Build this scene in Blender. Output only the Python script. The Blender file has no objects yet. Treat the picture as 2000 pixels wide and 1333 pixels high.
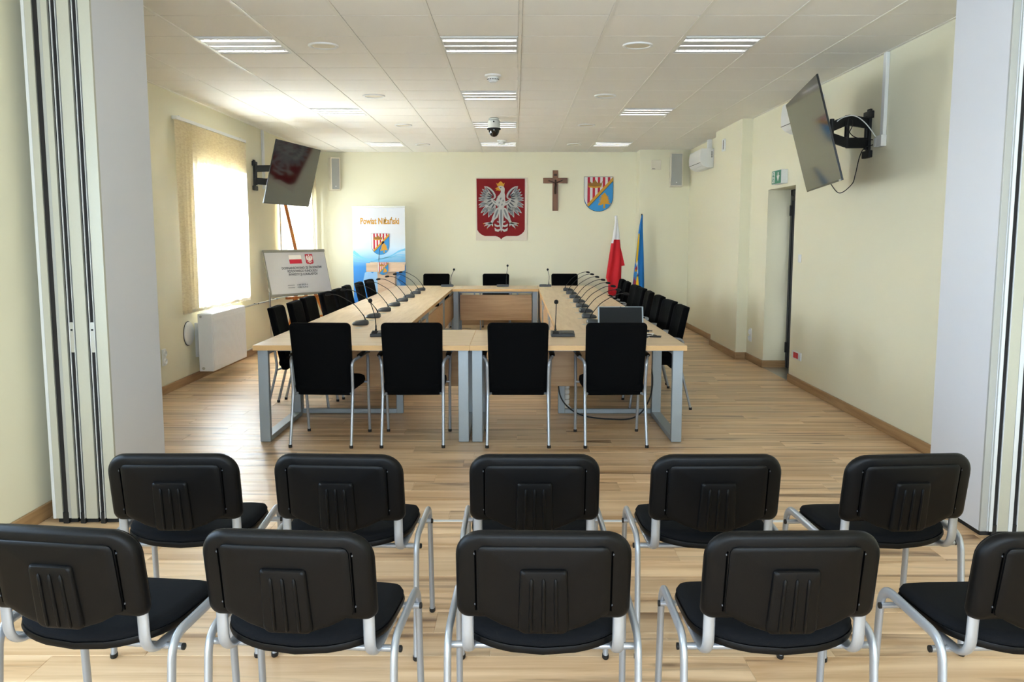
import bpy, bmesh, math, random
from mathutils import Matrix, Vector
random.seed(7)
R = math.radians
S = bpy.context.scene
COL = S.collection

# ------------------------------------------------------------------ camera
cam_d = bpy.data.cameras.new('camera')
cam_d.sensor_width = 36.0
cam_d.lens = 36.0 * 1705.0 / 2000.0
cam_d.clip_start = 0.05
cam = bpy.data.objects.new('camera', cam_d)
COL.objects.link(cam)
cam.location = (0, 0, 1.55)
cam.rotation_euler = (R(90 - 6.823), 0, R(0.2016))
S.camera = cam

# ------------------------------------------------------------------ light and exposure
S.view_settings.view_transform = 'Standard'
S.view_settings.look = 'None'
S.view_settings.exposure = 1.55
S.view_settings.gamma = 1.0
S.view_settings.use_curve_mapping = False
W = bpy.data.worlds.new('sky')
S.world = W
W.use_nodes = True
bg = W.node_tree.nodes['Background']
bg.inputs[0].default_value = (0.80, 0.90, 1.0, 1)
bg.inputs[1].default_value = 1.5

def area(name, loc, rot, sx, sy, power, col):
    l = bpy.data.lights.new(name, 'AREA')
    l.shape = 'RECTANGLE'
    l.size, l.size_y = sx, sy
    l.energy = power
    l.color = col
    o = bpy.data.objects.new(name, l)
    o.location = loc
    o.rotation_euler = rot
    COL.objects.link(o)
    return o
# daylight outside the windows of the meeting room (left wall) and of the front half; the last lamp is added fill
area('daylight_and_fill', (-4.25, 10.25, 2.25), (0, R(-68), 0), 1.9, 2.2, 1000, (0.72, 0.86, 1.0))
area('daylight_and_fill', (-4.25, 13.9, 2.25), (0, R(-68), 0), 1.9, 2.6, 280, (0.72, 0.86, 1.0))
area('daylight_and_fill', (-2.95, 2.2, 1.70), (0, R(-90), 0), 1.6, 2.7, 55, (0.48, 0.72, 1.0))
area('daylight_and_fill', (-2.95, -1.3, 1.70), (0, R(-90), 0), 1.6, 2.0, 100, (0.62, 0.80, 1.0))

area('daylight_and_fill', (0.3, -3.36, 1.75), (R(90), 0, 0), 4.2, 1.7, 105, (0.60, 0.79, 1.0))  # added fill lamp behind the camera, brightens the front half

# ------------------------------------------------------------------ materials
def lin(c):
    c = c / 255.0
    return c / 12.92 if c <= 0.04045 else ((c + 0.055) / 1.055) ** 2.4
def rgb(*c):
    return (lin(c[0]), lin(c[1]), lin(c[2]), 1)
def mat(name, col, rough=0.6, metal=0.0, spec=0.5, bump=None, coat=0, var=None, emit=None):
    m = bpy.data.materials.new(name)
    m.use_nodes = True
    nt = m.node_tree
    p = nt.nodes['Principled BSDF']
    c = rgb(*col)
    p.inputs['Base Color'].default_value = c
    p.inputs['Roughness'].default_value = rough
    p.inputs['Metallic'].default_value = metal
    p.inputs['Specular IOR Level'].default_value = spec
    p.inputs['Coat Weight'].default_value = coat
    if emit:
        p.inputs['Emission Color'].default_value = (*emit[0], 1)
        p.inputs['Emission Strength'].default_value = emit[1]
    tc = nt.nodes.new('ShaderNodeTexCoord')
    sc, st = bump if bump else (90.0, 0.02)
    n = nt.nodes.new('ShaderNodeTexNoise')
    n.inputs['Scale'].default_value = sc
    n.inputs['Detail'].default_value = 3
    nt.links.new(tc.outputs['Object'], n.inputs['Vector'])
    if bump:
        b = nt.nodes.new('ShaderNodeBump')
        b.inputs['Strength'].default_value = st
        b.inputs['Distance'].default_value = 0.002
        nt.links.new(n.outputs[0], b.inputs['Height'])
        nt.links.new(b.outputs[0], p.inputs['Normal'])
    v = var if var is not None else 0.03
    r = nt.nodes.new('ShaderNodeMapRange')
    r.inputs['To Min'].default_value = 1 - v
    r.inputs['To Max'].default_value = 1 + v
    nt.links.new(n.outputs[0], r.inputs['Value'])
    mx = nt.nodes.new('ShaderNodeMix')
    mx.data_type = 'RGBA'
    mx.blend_type = 'MULTIPLY'
    mx.inputs[0].default_value = 1
    mx.inputs[6].default_value = c
    nt.links.new(r.outputs[0], mx.inputs[7])
    nt.links.new(mx.outputs[2], p.inputs['Base Color'])
    return m

def wood(name, c0, c1, rough=0.4, axis='X', scale=1.0, planks=False, dark=None):
    """grain stretched along one axis; per-piece offset from object / island random"""
    m = bpy.data.materials.new(name)
    m.use_nodes = True
    nt = m.node_tree
    N = nt.nodes.new
    L = nt.links.new
    p = nt.nodes['Principled BSDF']
    p.inputs['Roughness'].default_value = rough
    p.inputs['Specular IOR Level'].default_value = 0.5
    geo = N('ShaderNodeNewGeometry')
    oi = N('ShaderNodeObjectInfo')
    tc = N('ShaderNodeTexCoord')
    add = N('ShaderNodeMath'); add.operation = 'ADD'
    L(oi.outputs['Random'], add.inputs[0])
    L(geo.outputs['Random Per Island'], add.inputs[1])
    fr = N('ShaderNodeMath'); fr.operation = 'FRACT'
    L(add.outputs[0], fr.inputs[0])
    off = N('ShaderNodeVectorMath'); off.operation = 'SCALE'
    off.inputs[0].default_value = (37.0, 53.0, 11.0)
    if planks:
        L(fr.outputs[0], off.inputs['Scale'])
        src = geo.outputs['Position']
    else:
        L(oi.outputs['Random'], off.inputs['Scale'])
        src = tc.outputs['Object']
    mp = N('ShaderNodeMapping')
    sv = {'X': (0.9, 14, 14), 'Y': (14, 0.9, 14), 'Z': (14, 14, 0.9)}[axis]
    mp.inputs['Scale'].default_value = tuple(k * scale for k in sv)
    vadd = N('ShaderNodeVectorMath'); vadd.operation = 'ADD'
    L(src, mp.inputs['Vector'])
    L(mp.outputs[0], vadd.inputs[0])
    L(off.outputs[0], vadd.inputs[1])
    n1 = N('ShaderNodeTexNoise')
    n1.inputs['Scale'].default_value = 1.0
    n1.inputs['Detail'].default_value = 5
    n1.inputs['Roughness'].default_value = 0.6
    n1.inputs['Distortion'].default_value = 0.6
    L(vadd.outputs[0], n1.inputs['Vector'])
    r1 = N('ShaderNodeValToRGB')
    r1.color_ramp.elements[0].position = 0.33
    r1.color_ramp.elements[0].color = rgb(*c1)
    r1.color_ramp.elements[1].position = 0.62
    r1.color_ramp.elements[1].color = rgb(*c0)
    L(n1.outputs[0], r1.inputs[0])
    out = r1.outputs[0]
    if dark:   # sparse dark streaks and knots
        n2 = N('ShaderNodeTexNoise')
        n2.inputs['Scale'].default_value = 0.85
        n2.inputs['Detail'].default_value = 6
        n2.inputs['Distortion'].default_value = 1.4
        va2 = N('ShaderNodeVectorMath'); va2.operation = 'ADD'
        va2.inputs[1].default_value = (91, 17, 5)
        L(vadd.outputs[0], va2.inputs[0])
        L(va2.outputs[0], n2.inputs['Vector'])
        r2 = N('ShaderNodeValToRGB')
        r2.color_ramp.elements[0].position = 0.555
        r2.color_ramp.elements[0].color = (0, 0, 0, 1)
        r2.color_ramp.elements[1].position = 0.74
        r2.color_ramp.elements[1].color = (1, 1, 1, 1)
        L(n2.outputs[0], r2.inputs[0])
        mx = N('ShaderNodeMix'); mx.data_type = 'RGBA'
        L(r2.outputs[0], mx.inputs[0])
        L(out, mx.inputs[6])
        mx.inputs[7].default_value = rgb(*dark)
        out = mx.outputs[2]
        # small knots
        mk = N('ShaderNodeMapping')
        mk.inputs['Scale'].default_value = (1.6, 5.5, 3) if axis == 'X' else (5.5, 1.6, 3)
        L(src, mk.inputs['Vector'])
        va3 = N('ShaderNodeVectorMath'); va3.operation = 'ADD'
        L(mk.outputs[0], va3.inputs[0]); L(off.outputs[0], va3.inputs[1])
        vo = N('ShaderNodeTexVoronoi')
        vo.inputs['Scale'].default_value = 1.0
        L(va3.outputs[0], vo.inputs['Vector'])
        r3 = N('ShaderNodeValToRGB')
        r3.color_ramp.elements[0].position = 0.035
        r3.color_ramp.elements[0].color = (1, 1, 1, 1)
        r3.color_ramp.elements[1].position = 0.12
        r3.color_ramp.elements[1].color = (0, 0, 0, 1)
        L(vo.outputs['Distance'], r3.inputs[0])
        kk = N('ShaderNodeMath'); kk.operation = 'MULTIPLY'; kk.inputs[1].default_value = 0.75
        L(r3.outputs[0], kk.inputs[0])
        mx3 = N('ShaderNodeMix'); mx3.data_type = 'RGBA'
        L(kk.outputs[0], mx3.inputs[0]); L(out, mx3.inputs[6])
        mx3.inputs[7].default_value = rgb(92, 64, 42)
        out = mx3.outputs[2]
    if planks:
        hv = N('ShaderNodeMapRange')
        hv.inputs['To Min'].default_value = 0.86
        hv.inputs['To Max'].default_value = 1.10
        L(fr.outputs[0], hv.inputs['Value'])
        mm = N('ShaderNodeMix'); mm.data_type = 'RGBA'; mm.blend_type = 'MULTIPLY'
        mm.inputs[0].default_value = 1
        L(out, mm.inputs[6]); L(hv.outputs[0], mm.inputs[7])
        out = mm.outputs[2]
    L(out, p.inputs['Base Color'])
    b = N('ShaderNodeBump'); b.inputs['Strength'].default_value = 0.06; b.inputs['Distance'].default_value = 0.002
    L(n1.outputs[0], b.inputs['Height'])
    L(b.outputs[0], p.inputs['Normal'])
    return m

def glass_mat(name, tint=(1, 1, 1), gloss=0.08):
    m = bpy.data.materials.new(name)
    m.use_nodes = True
    nt = m.node_tree
    nt.nodes.remove(nt.nodes['Principled BSDF'])
    t = nt.nodes.new('ShaderNodeBsdfTransparent'); t.inputs[0].default_value = (*tint, 1)
    g = nt.nodes.new('ShaderNodeBsdfGlossy'); g.inputs['Roughness'].default_value = 0.02
    mx = nt.nodes.new('ShaderNodeMixShader'); mx.inputs[0].default_value = gloss
    nt.links.new(t.outputs[0], mx.inputs[1]); nt.links.new(g.outputs[0], mx.inputs[2])
    nt.links.new(mx.outputs[0], nt.nodes['Material Output'].inputs[0])
    return m

def slat_mat(name):
    m = bpy.data.materials.new(name)
    m.use_nodes = True
    nt = m.node_tree
    nt.nodes.remove(nt.nodes['Principled BSDF'])
    tc = nt.nodes.new('ShaderNodeTexCoord')
    mp = nt.nodes.new('ShaderNodeMapping'); mp.inputs['Rotation'].default_value = (0, R(38), 0); mp.inputs['Scale'].default_value = (18, 18, 70)
    n = nt.nodes.new('ShaderNodeTexNoise'); n.inputs['Scale'].default_value = 1.0; n.inputs['Detail'].default_value = 2
    nt.links.new(tc.outputs['Object'], mp.inputs[0]); nt.links.new(mp.outputs[0], n.inputs['Vector'])
    rp = nt.nodes.new('ShaderNodeValToRGB')
    rp.color_ramp.elements[0].position = 0.35; rp.color_ramp.elements[0].color = rgb(216, 190, 142)
    rp.color_ramp.elements[1].position = 0.6; rp.color_ramp.elements[1].color = rgb(238, 218, 176)
    nt.links.new(n.outputs[0], rp.inputs[0])
    d = nt.nodes.new('ShaderNodeBsdfDiffuse')
    t = nt.nodes.new('ShaderNodeBsdfTranslucent'); 
    nt.links.new(rp.outputs[0], d.inputs[0])
    t.inputs[0].default_value = (0.95, 0.95, 0.93, 1)
    mx = nt.nodes.new('ShaderNodeMixShader'); mx.inputs[0].default_value = 0.42
    nt.links.new(d.outputs[0], mx.inputs[1]); nt.links.new(t.outputs[0], mx.inputs[2])
    nt.links.new(mx.outputs[0], nt.nodes['Material Output'].inputs[0])
    return m

M = {}
M['wall'] = mat('cream_paint', (239, 233, 206), 0.55, spec=0.35, bump=(160, 0.05), var=0.01)
M['ceil'] = mat('ceiling_board', (243, 239, 231), 0.85, spec=0.2, bump=(220, 0.12), var=0.02)
M['crossbar'] = mat('ceiling_joint_shade_grey', (96, 93, 87), 0.7)  # darkened to stand in for shadow in the cross joints of the tiles
M['tbar'] = mat('ceiling_bar_white', (238, 234, 224), 0.5)
M['floor'] = wood('oak_laminate', (226, 194, 156), (188, 147, 104), rough=0.38, axis='X', planks=True, dark=(112, 78, 50), scale=0.7)
M['slab'] = mat('screed', (120, 100, 80), 0.9)
M['skirt'] = wood('oak_skirting', (176, 140, 98), (150, 112, 72), rough=0.45, axis='Y', scale=1.6)
M['skirtx'] = wood('oak_skirting_x', (176, 140, 98), (150, 112, 72), rough=0.45, axis='X', scale=1.6)
M['top'] = wood('oak_table_board', (226, 200, 166), (208, 178, 140), rough=0.36, axis='X', scale=1.5)
M['topy'] = wood('oak_table_board_long', (226, 200, 166), (208, 178, 140), rough=0.36, axis='Y', scale=1.5)
M['panel'] = wood('oak_modesty_board', (206, 168, 124), (188, 148, 104), rough=0.45, axis='X', scale=1.6)
M['edge'] = mat('oak_edge_band', (206, 164, 108), 0.45, var=0.05, bump=(60, 0.05))
M['greymetal'] = mat('grey_powder_coat', (150, 158, 164), 0.42, metal=0.35, spec=0.5)
M['silver'] = mat('silver_lacquer', (166, 170, 177), 0.32, metal=0.55, spec=0.5)
M['alu'] = mat('brushed_aluminium', (196, 196, 192), 0.3, metal=0.9)
M['chrome'] = mat('chrome', (215, 217, 220), 0.14, metal=1.0)
M['fabric'] = mat('black_fabric', (8, 8, 9), 0.95, spec=0.08, bump=(900, 0.5), var=0.25)
M['fabric2'] = mat('charcoal_seat_fabric', (15, 16, 19), 0.95, spec=0.12, bump=(700, 0.5), var=0.25)
M['plastic'] = mat('black_plastic', (5, 5, 6), 0.40, spec=0.16, bump=(700, 0.2), var=0.05)
M['blackgloss'] = mat('black_gloss_plastic', (14, 14, 15), 0.25)
M['black'] = mat('black_rubber', (15, 15, 16), 0.6)
M['void'] = mat('gap_shade_black', (1, 1, 1), 0.95, spec=0.02)  # near-black stands in for the shade inside gaps and grooves
M['seal'] = mat('dark_rubber_seal', (38, 36, 36), 0.7, spec=0.2)
M['mic'] = mat('graphite_plastic', (62, 65, 70), 0.42, bump=(500, 0.1))
M['micpanel'] = mat('graphite_panel', (30, 31, 34), 0.3)
M['foam'] = mat('black_foam', (16, 16, 17), 0.95, bump=(500, 0.6))
M['white'] = mat('white_plastic', (236, 236, 234), 0.4)
M['enamel'] = mat('white_enamel', (240, 241, 243), 0.3)
M['laminate'] = mat('grey_white_laminate', (208, 208, 213), 0.42, bump=(260, 0.06), var=0.01)
M['profile'] = mat('champagne_aluminium', (184, 182, 168), 0.42, metal=0.15)
M['greyprofile'] = mat('grey_aluminium_profile', (168, 168, 164), 0.45, metal=0.2)
M['profilew'] = mat('white_profile', (210, 211, 212), 0.4)
M['beige'] = mat('beige_plastic', (226, 217, 196), 0.5)
M['grille'] = mat('grey_speaker_mesh', (168, 168, 162), 0.6, bump=(700, 0.5))
M['screen'] = mat('dark_screen_glass', (10, 11, 12), 0.06, spec=0.9)
M['lapscreen'] = mat('matte_dark_screen', (24, 26, 28), 0.6, spec=0.2)
M['tube'] = mat('lamp_tube', (255, 255, 255), 0.4, emit=((1.0, 0.98, 0.95), 12.0))
M['louvre'] = mat('louvre_aluminium', (206, 206, 204), 0.55, metal=0.1)
M['housing'] = mat('lamp_housing_white', (225, 224, 220), 0.4)
M['slat'] = slat_mat('translucent_blind_fabric')
M['glass'] = glass_mat('window_glass')
M['pvc'] = mat('white_pvc', (240, 240, 240), 0.35)
M['red'] = mat('red_paint', (176, 14, 30), 0.6)
M['tapred'] = mat('red_tapestry', (126, 4, 14), 0.85, bump=(300, 0.3), var=0.12)
M['tapcream'] = mat('cream_tapestry', (226, 214, 196), 0.9, bump=(300, 0.3), var=0.05)
M['feather'] = mat('eagle_white', (186, 184, 180), 0.85, bump=(120, 0.3), var=0.12)
M['feathergrey'] = mat('eagle_grey', (122, 126, 130), 0.85, var=0.2)
M['featherdark'] = mat('eagle_dark_grey', (74, 78, 84), 0.85, var=0.2)
M['gold'] = mat('gold_print', (206, 148, 22), 0.55, var=0.08)
M['golddark'] = mat('dark_gold_print', (150, 104, 26), 0.6)
M['stripe'] = mat('crimson_print', (184, 16, 50), 0.6)
M['printwhite'] = mat('white_print', (226, 222, 220), 0.6)
M['blue'] = mat('sky_blue_print', (44, 142, 208), 0.55)
M['ink'] = mat('black_print', (28, 34, 40), 0.6)
M['textgrey'] = mat('dark_text_print', (60, 62, 72), 0.6)
M['textpale'] = mat('pale_text_print', (130, 132, 140), 0.6)
M['flagred'] = mat('red_flag_cloth', (206, 16, 34), 0.75, bump=(400, 0.2))
M['flagwhite'] = mat('white_flag_cloth', (238, 238, 240), 0.8, bump=(400, 0.2))
M['flagblue'] = mat('blue_flag_cloth', (10, 116, 196), 0.75, bump=(400, 0.2))
M['flagyellow'] = mat('yellow_flag_cloth', (246, 196, 24), 0.75)
M['cross'] = wood('walnut_wood', (126, 78, 40), (98, 58, 28), rough=0.4, axis='Z', scale=2)
M['bronze'] = mat('dark_bronze', (70, 44, 26), 0.5, metal=0.4)
M['easel'] = wood('varnished_beech', (192, 116, 44), (168, 92, 30), rough=0.3, axis='Z', scale=2)
M['lectern'] = wood('pale_birch_board', (222, 194, 168), (206, 176, 148), rough=0.4, axis='X', scale=1.6)
M['sheet'] = mat('laminated_poster', (192, 192, 199), 0.12, spec=0.6)
M['sheetframe'] = mat('grey_board_frame', (128, 126, 118), 0.5)
M['exitgreen'] = mat('exit_green', (22, 120, 88), 0.4)
M['doormetal'] = mat('anthracite_aluminium', (44, 46, 50), 0.4, metal=0.2)
M['redsocket'] = mat('red_socket', (196, 20, 44), 0.4)
M['dome'] = mat('smoked_dome', (14, 15, 17), 0.08, spec=0.8)
M['ptz'] = mat('camera_white', (222, 222, 214), 0.4)
M['mapblue'] = mat('pale_map_print', (150, 196, 236), 0.6)
M['wave'] = mat('pale_wave_print', (120, 196, 234), 0.6)
M['maroon'] = mat('maroon_print', (160, 44, 76), 0.6)

def banner_mat():
    m = bpy.data.materials.new('banner_print')
    m.use_nodes = True
    nt = m.node_tree
    p = nt.nodes['Principled BSDF']
    p.inputs['Roughness'].default_value = 0.45
    tc = nt.nodes.new('ShaderNodeTexCoord')
    sp = nt.nodes.new('ShaderNodeSeparateXYZ')
    nt.links.new(tc.outputs['Object'], sp.inputs[0])
    mr = nt.nodes.new('ShaderNodeMapRange')
    mr.inputs['From Min'].default_value = 0.0
    mr.inputs['From Max'].default_value = 2.0
    nt.links.new(sp.outputs['Z'], mr.inputs['Value'])
    rp = nt.nodes.new('ShaderNodeValToRGB')
    e = rp.color_ramp.elements
    e[0].position = 0.30; e[0].color = rgb(40, 128, 214)
    e[1].position = 0.80; e[1].color = rgb(216, 218, 224)
    a = e.new(0.52); a.color = rgb(58, 146, 220)
    a = e.new(0.60); a.color = rgb(140, 196, 232)
    a = e.new(0.68); a.color = rgb(206, 224, 240)
    nt.links.new(mr.outputs[0], rp.inputs[0])
    nt.links.new(rp.outputs[0], p.inputs['Base Color'])
    return m
M['banner'] = banner_mat()

# ------------------------------------------------------------------ mesh helpers
def fillet(pts, r, n=5):
    pts = [Vector(p) for p in pts]
    out = [pts[0]]
    for i in range(1, len(pts) - 1):
        a, b, c = pts[i - 1], pts[i], pts[i + 1]
        d1 = (a - b); d2 = (c - b)
        rr = r[i - 1] if isinstance(r, (list, tuple)) else r
        t = min(rr, d1.length * 0.49, d2.length * 0.49)
        p1 = b + d1.normalized() * t
        p2 = b + d2.normalized() * t
        for k in range(n + 1):
            u = k / n
            out.append(p1 * (1 - u) ** 2 + b * 2 * u * (1 - u) + p2 * u * u)
    out.append(pts[-1])
    return out
def catmull(pts, n=6):
    P = [Vector(p) for p in pts]
    P = [P[0] * 2 - P[1]] + P + [P[-1] * 2 - P[-2]]
    out = []
    for i in range(1, len(P) - 2):
        for k in range(n):
            t = k / n
            a, b, c, d = P[i - 1], P[i], P[i + 1], P[i + 2]
            out.append(0.5 * ((2 * b) + (c - a) * t + (2 * a - 5 * b + 4 * c - d) * t * t + (3 * b - a - 3 * c + d) * t ** 3))
    out.append(P[-2])
    return out

class MB:
    def __init__(s):
        s.v = []; s.f = []
    def add(s, vs, fs):
        o = len(s.v)
        s.v += [tuple(v) for v in vs]
        s.f += [tuple(i + o for i in f) for f in fs]
        return s
    def box(s, c, d, rot=None):
        hx, hy, hz = d[0] / 2, d[1] / 2, d[2] / 2
        vs = [Vector((x, y, z)) for x in (-hx, hx) for y in (-hy, hy) for z in (-hz, hz)]
        if rot is not None:
            vs = [rot @ v for v in vs]
        vs = [v + Vector(c) for v in vs]
        return s.add(vs, [(0, 1, 3, 2), (4, 6, 7, 5), (0, 4, 5, 1), (2, 3, 7, 6), (0, 2, 6, 4), (1, 5, 7, 3)])
    def span(s, x0, x1, y0, y1, z0, z1):
        return s.box(((x0 + x1) / 2, (y0 + y1) / 2, (z0 + z1) / 2), (abs(x1 - x0), abs(y1 - y0), abs(z1 - z0)))
    def loft(s, rings, cap0=True, cap1=True, closed=False):
        n = len(rings[0]); o = len(s.v); vs = []; fs = []
        for r in rings:
            vs += list(r)
        m = len(rings)
        for i in range(m if closed else m - 1):
            j = (i + 1) % m
            for k in range(n):
                l = (k + 1) % n
                fs.append((i * n + k, i * n + l, j * n + l, j * n + k))
        if not closed:
            if cap0: fs.append(tuple(reversed(range(n))))
            if cap1: fs.append(tuple((m - 1) * n + k for k in range(n)))
        return s.add(vs, fs)
    def tube(s, pts, r, n=10, nrm=None, r2=None, closed=False):
        """r: radius (or list) across; r2: half-thickness along nrm direction for flat tubes"""
        P = [Vector(p) for p in pts]
        rings = []; m = len(P)
        prev = None
        for i in range(m):
            if closed:
                t = (P[(i + 1) % m] - P[i - 1]).normalized()
            else:
                t = (P[min(i + 1, m - 1)] - P[max(i - 1, 0)]).normalized()
            if nrm is not None:
                a = Vector(nrm); a = (a - t * a.dot(t)).normalized()
            elif prev is None:
                a = Vector((0, 0, 1)) if abs(t.z) < 0.9 else Vector((1, 0, 0))
                a = (a - t * a.dot(t)).normalized()
            else:
                a = (prev - t * prev.dot(t)).normalized()
            prev = a
            b = t.cross(a)
            ra = r[i] if isinstance(r, (list, tuple)) else r
            rb = r2 if r2 is not None else ra
            rings.append([P[i] + a * (math.cos(2 * math.pi * k / n) * rb) + b * (math.sin(2 * math.pi * k / n) * ra) for k in range(n)])
        return s.loft(rings, closed=closed)
    def bar(s, p, q, w, h, up=(0, 0, 1)):
        p, q = Vector(p), Vector(q)
        t = (q - p).normalized(); u = Vector(up); u = (u - t * u.dot(t)).normalized(); b = t.cross(u)
        rings = [[c + b * (w / 2 * i) + u * (h / 2 * j) for i, j in ((-1, -1), (1, -1), (1, 1), (-1, 1))] for c in (p, q)]
        return s.loft(rings)
    def lathe(s, prof, n=20, c=(0, 0, 0), axis='Z'):
        rings = []
        for r, z in prof:
            ring = []
            for k in range(n):
                a = 2 * math.pi * k / n
                x, y = r * math.cos(a), r * math.sin(a)
                v = {'Z': (x, y, z), 'Y': (x, z, -y) , 'X': (z, x, y)}[axis]
                ring.append(Vector(v) + Vector(c))
            rings.append(ring)
        return s.loft(rings)
    def prism(s, poly, y0, y1):
        """2D outline in XZ, extruded from y0 (front) to y1"""
        n = len(poly)
        vs = [(x, y0, z) for x, z in poly] + [(x, y1, z) for x, z in poly]
        fs = [tuple(range(n)), tuple(reversed(range(n, 2 * n)))]
        fs += [(i, (i + 1) % n + 0, (i + 1) % n + n, i + n) for i in range(n)]
        return s.add(vs, fs)
    def xf(s, mtx):
        s.v = [tuple(mtx @ Vector(v)) for v in s.v]
        return s
    def mesh(s, name, m, smooth=None, bevel=0, seg=2):
        me = bpy.data.meshes.new(name)
        me.from_pydata(s.v, [], s.f)
        bm = bmesh.new(); bm.from_mesh(me)
        if bevel:
            bmesh.ops.bevel(bm, geom=bm.edges[:], offset=bevel, segments=seg, affect='EDGES', profile=0.5)
        bmesh.ops.recalc_face_normals(bm, faces=bm.faces[:])
        bm.to_mesh(me); bm.free()
        if smooth is not None:
            me.polygons.foreach_set('use_smooth', [True] * len(me.polygons))
            me.set_sharp_from_angle(angle=R(smooth))
        me.materials.append(M[m] if isinstance(m, str) else m)
        return me
    def build(s, name, m, parent=None, smooth=None, bevel=0, seg=2, loc=None, rz=None):
        o = bpy.data.objects.new(name, s.mesh(name, m, smooth, bevel, seg))
        COL.objects.link(o)
        if parent is not None: o.parent = parent
        if loc is not None: o.location = loc
        if rz is not None: o.rotation_euler = (0, 0, rz)
        return o

def obj(name, me, parent=None, loc=None):
    o = bpy.data.objects.new(name, me)
    COL.objects.link(o)
    if parent is not None: o.parent = parent
    if loc is not None: o.location = loc
    return o
def tag(o, label=None, cat=None, group=None, kind=None):
    if label: o['label'] = label
    if cat: o['category'] = cat
    if group: o['group'] = group
    if kind: o['kind'] = kind
    return o
def thing(name, label, cat, loc=(0, 0, 0), rz=0.0, group=None):
    o = bpy.data.objects.new(name, None)
    o.empty_display_size = 0.1
    COL.objects.link(o)
    o.location = loc
    o.rotation_euler = (0, 0, rz)
    return tag(o, label, cat, group)
KIDS = {}
def kids(o):
    return [c for c in bpy.data.objects if c.parent is o]
def copy_tree(o, parent=None):
    c = o.copy()
    COL.objects.link(c)
    if parent is not None: c.parent = parent
    for k in kids(o):
        copy_tree(k, c)
    return c
def struct(o):
    o['kind'] = 'structure'
    return o
def rrect(hw, z0, z1, rt, rb=None, n=6):
    """rounded rectangle outline (x,z), counter-clockwise"""
    rb = rt if rb is None else rb
    pts = []
    for cx, cz, r, a0 in ((hw - rb, z0 + rb, rb, -90), (hw - rt, z1 - rt, rt, 0), (-hw + rt, z1 - rt, rt, 90), (-hw + rb, z0 + rb, rb, 180)):
        for k in range(n + 1):
            a = R(a0 + 90 * k / n)
            pts.append((cx + r * math.cos(a), cz + r * math.sin(a)))
    return pts
def text_mesh(body, size, m, align='CENTER', ext=0.0008, sx=1.0, bold=0.0):
    cu = bpy.data.curves.new('lettering', 'FONT')
    cu.body = body
    cu.size = size
    cu.align_x = align
    cu.extrude = ext
    cu.offset = bold
    cu.resolution_u = 3
    o = bpy.data.objects.new('lettering', cu)
    COL.objects.link(o)
    dg = bpy.context.evaluated_depsgraph_get()
    me = bpy.data.meshes.new_from_object(o.evaluated_get(dg))
    bpy.data.objects.remove(o)
    me.transform(Matrix.Rotation(R(90), 4, 'X') @ Matrix.Diagonal((sx, 1, 1, 1)))
    me.materials.clear()
    me.materials.append(M[m])
    return me
ORD = ['first', 'second', 'third', 'fourth', 'fifth', 'sixth', 'seventh', 'eighth', 'ninth', 'tenth']

# ------------------------------------------------------------------ the setting
XL, XR, YB, ZC = -3.47, 2.95, 15.37, 3.0
XF = -2.60          # left wall of the front half of the room
fl = struct(MB().span(-4.2, 4.4, -3.2, 15.8, -0.2, -0.012).build('floor', 'slab'))
# laminate boards
PW, PLN = 0.193, 1.285
def plank_mesh(w, l):
    e, d = 0.0022, 0.0016
    hx, hy = l / 2, w / 2
    vs = [(-hx, -hy, -0.010), (hx, -hy, -0.010), (hx, hy, -0.010), (-hx, hy, -0.010),
          (-hx, -hy, -d), (hx, -hy, -d), (hx, hy, -d), (-hx, hy, -d),
          (-hx + e, -hy + e, 0), (hx - e, -hy + e, 0), (hx - e, hy - e, 0), (-hx + e, hy - e, 0)]
    fs = [(8, 9, 10, 11)]
    for a, b in ((0, 1), (1, 2), (2, 3), (3, 0)):
        fs += [(a, b, b + 4, a + 4), (a + 4, b + 4, b + 8, a + 8)]
    return vs, fs
near, rest = [], []
y = -2.9
row = 0
while y < YB - 0.05:
    xl = XF if y < 5.2 else XL
    xr = XR if not (9.3 < y + PW / 2 < 10.3) else 3.25
    x = -3.47 - random.random() * PLN
    while x < xr:
        a, b = max(x, xl), min(x + PLN, xr)
        if b - a > 0.04:
            rec = ((a + b) / 2, y + PW / 2, b - a)
            if y > 2.5: near.append(rec)
            else: rest.append(rec)
        x += PLN
    y += PW
    row += 1
rest += near[285:]
near = near[:285]
cache = {}
for cx, cy, l in near:
    key = round(l, 3)
    if key not in cache:
        b = MB(); b.add(*plank_mesh(PW, l))
        cache[key] = b.mesh('plank', 'floor')
    obj('plank', cache[key], fl, (cx, cy, 0))
b = MB()
for cx, cy, l in rest:
    vs, fs = plank_mesh(PW, l)
    b.add([(v[0] + cx, v[1] + cy, v[2]) for v in vs], fs)
tag(b.build('plank_field', 'floor', fl), kind='stuff')
struct(MB().span(-2.155, 2.41, 4.622, 4.650, 0, 0.0035).build('trim_1', 'profilew'))

# walls
def wall(name, *spans):
    b = MB()
    for sp in spans: b.span(*sp)
    return struct(b.build(name, 'wall'))
H = 3.3
WX = XL - 0.40
def wall_with_windows(name, x0, x1, y0, y1, wins, z0=0.86, z1=2.28):
    spans = []; y = y0
    for a, c in wins:
        spans.append((x0, x1, y, a, 0, H))
        spans.append((x0, x1, a, c, 0, z0))
        spans.append((x0, x1, a, c, z1, H))
        y = c
    spans.append((x0, x1, y, y1, 0, H))
    return wall(name, *spans)
wall_with_windows('wall_left', WX, XL, 5.4, YB + 0.3, [(9.44, 11.10), (12.90, 14.98)])
wall_with_windows('wall_left_front', XF - 0.3, XF, -3.0, 5.4, [(-2.3, -0.3), (0.8, 3.6)])
wall('wall_return', (WX, XF - 0.3, 5.1, 5.4, 0, H))
wall('wall_back', (WX, 4.4, YB, YB + 0.3, 0, H))
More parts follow.
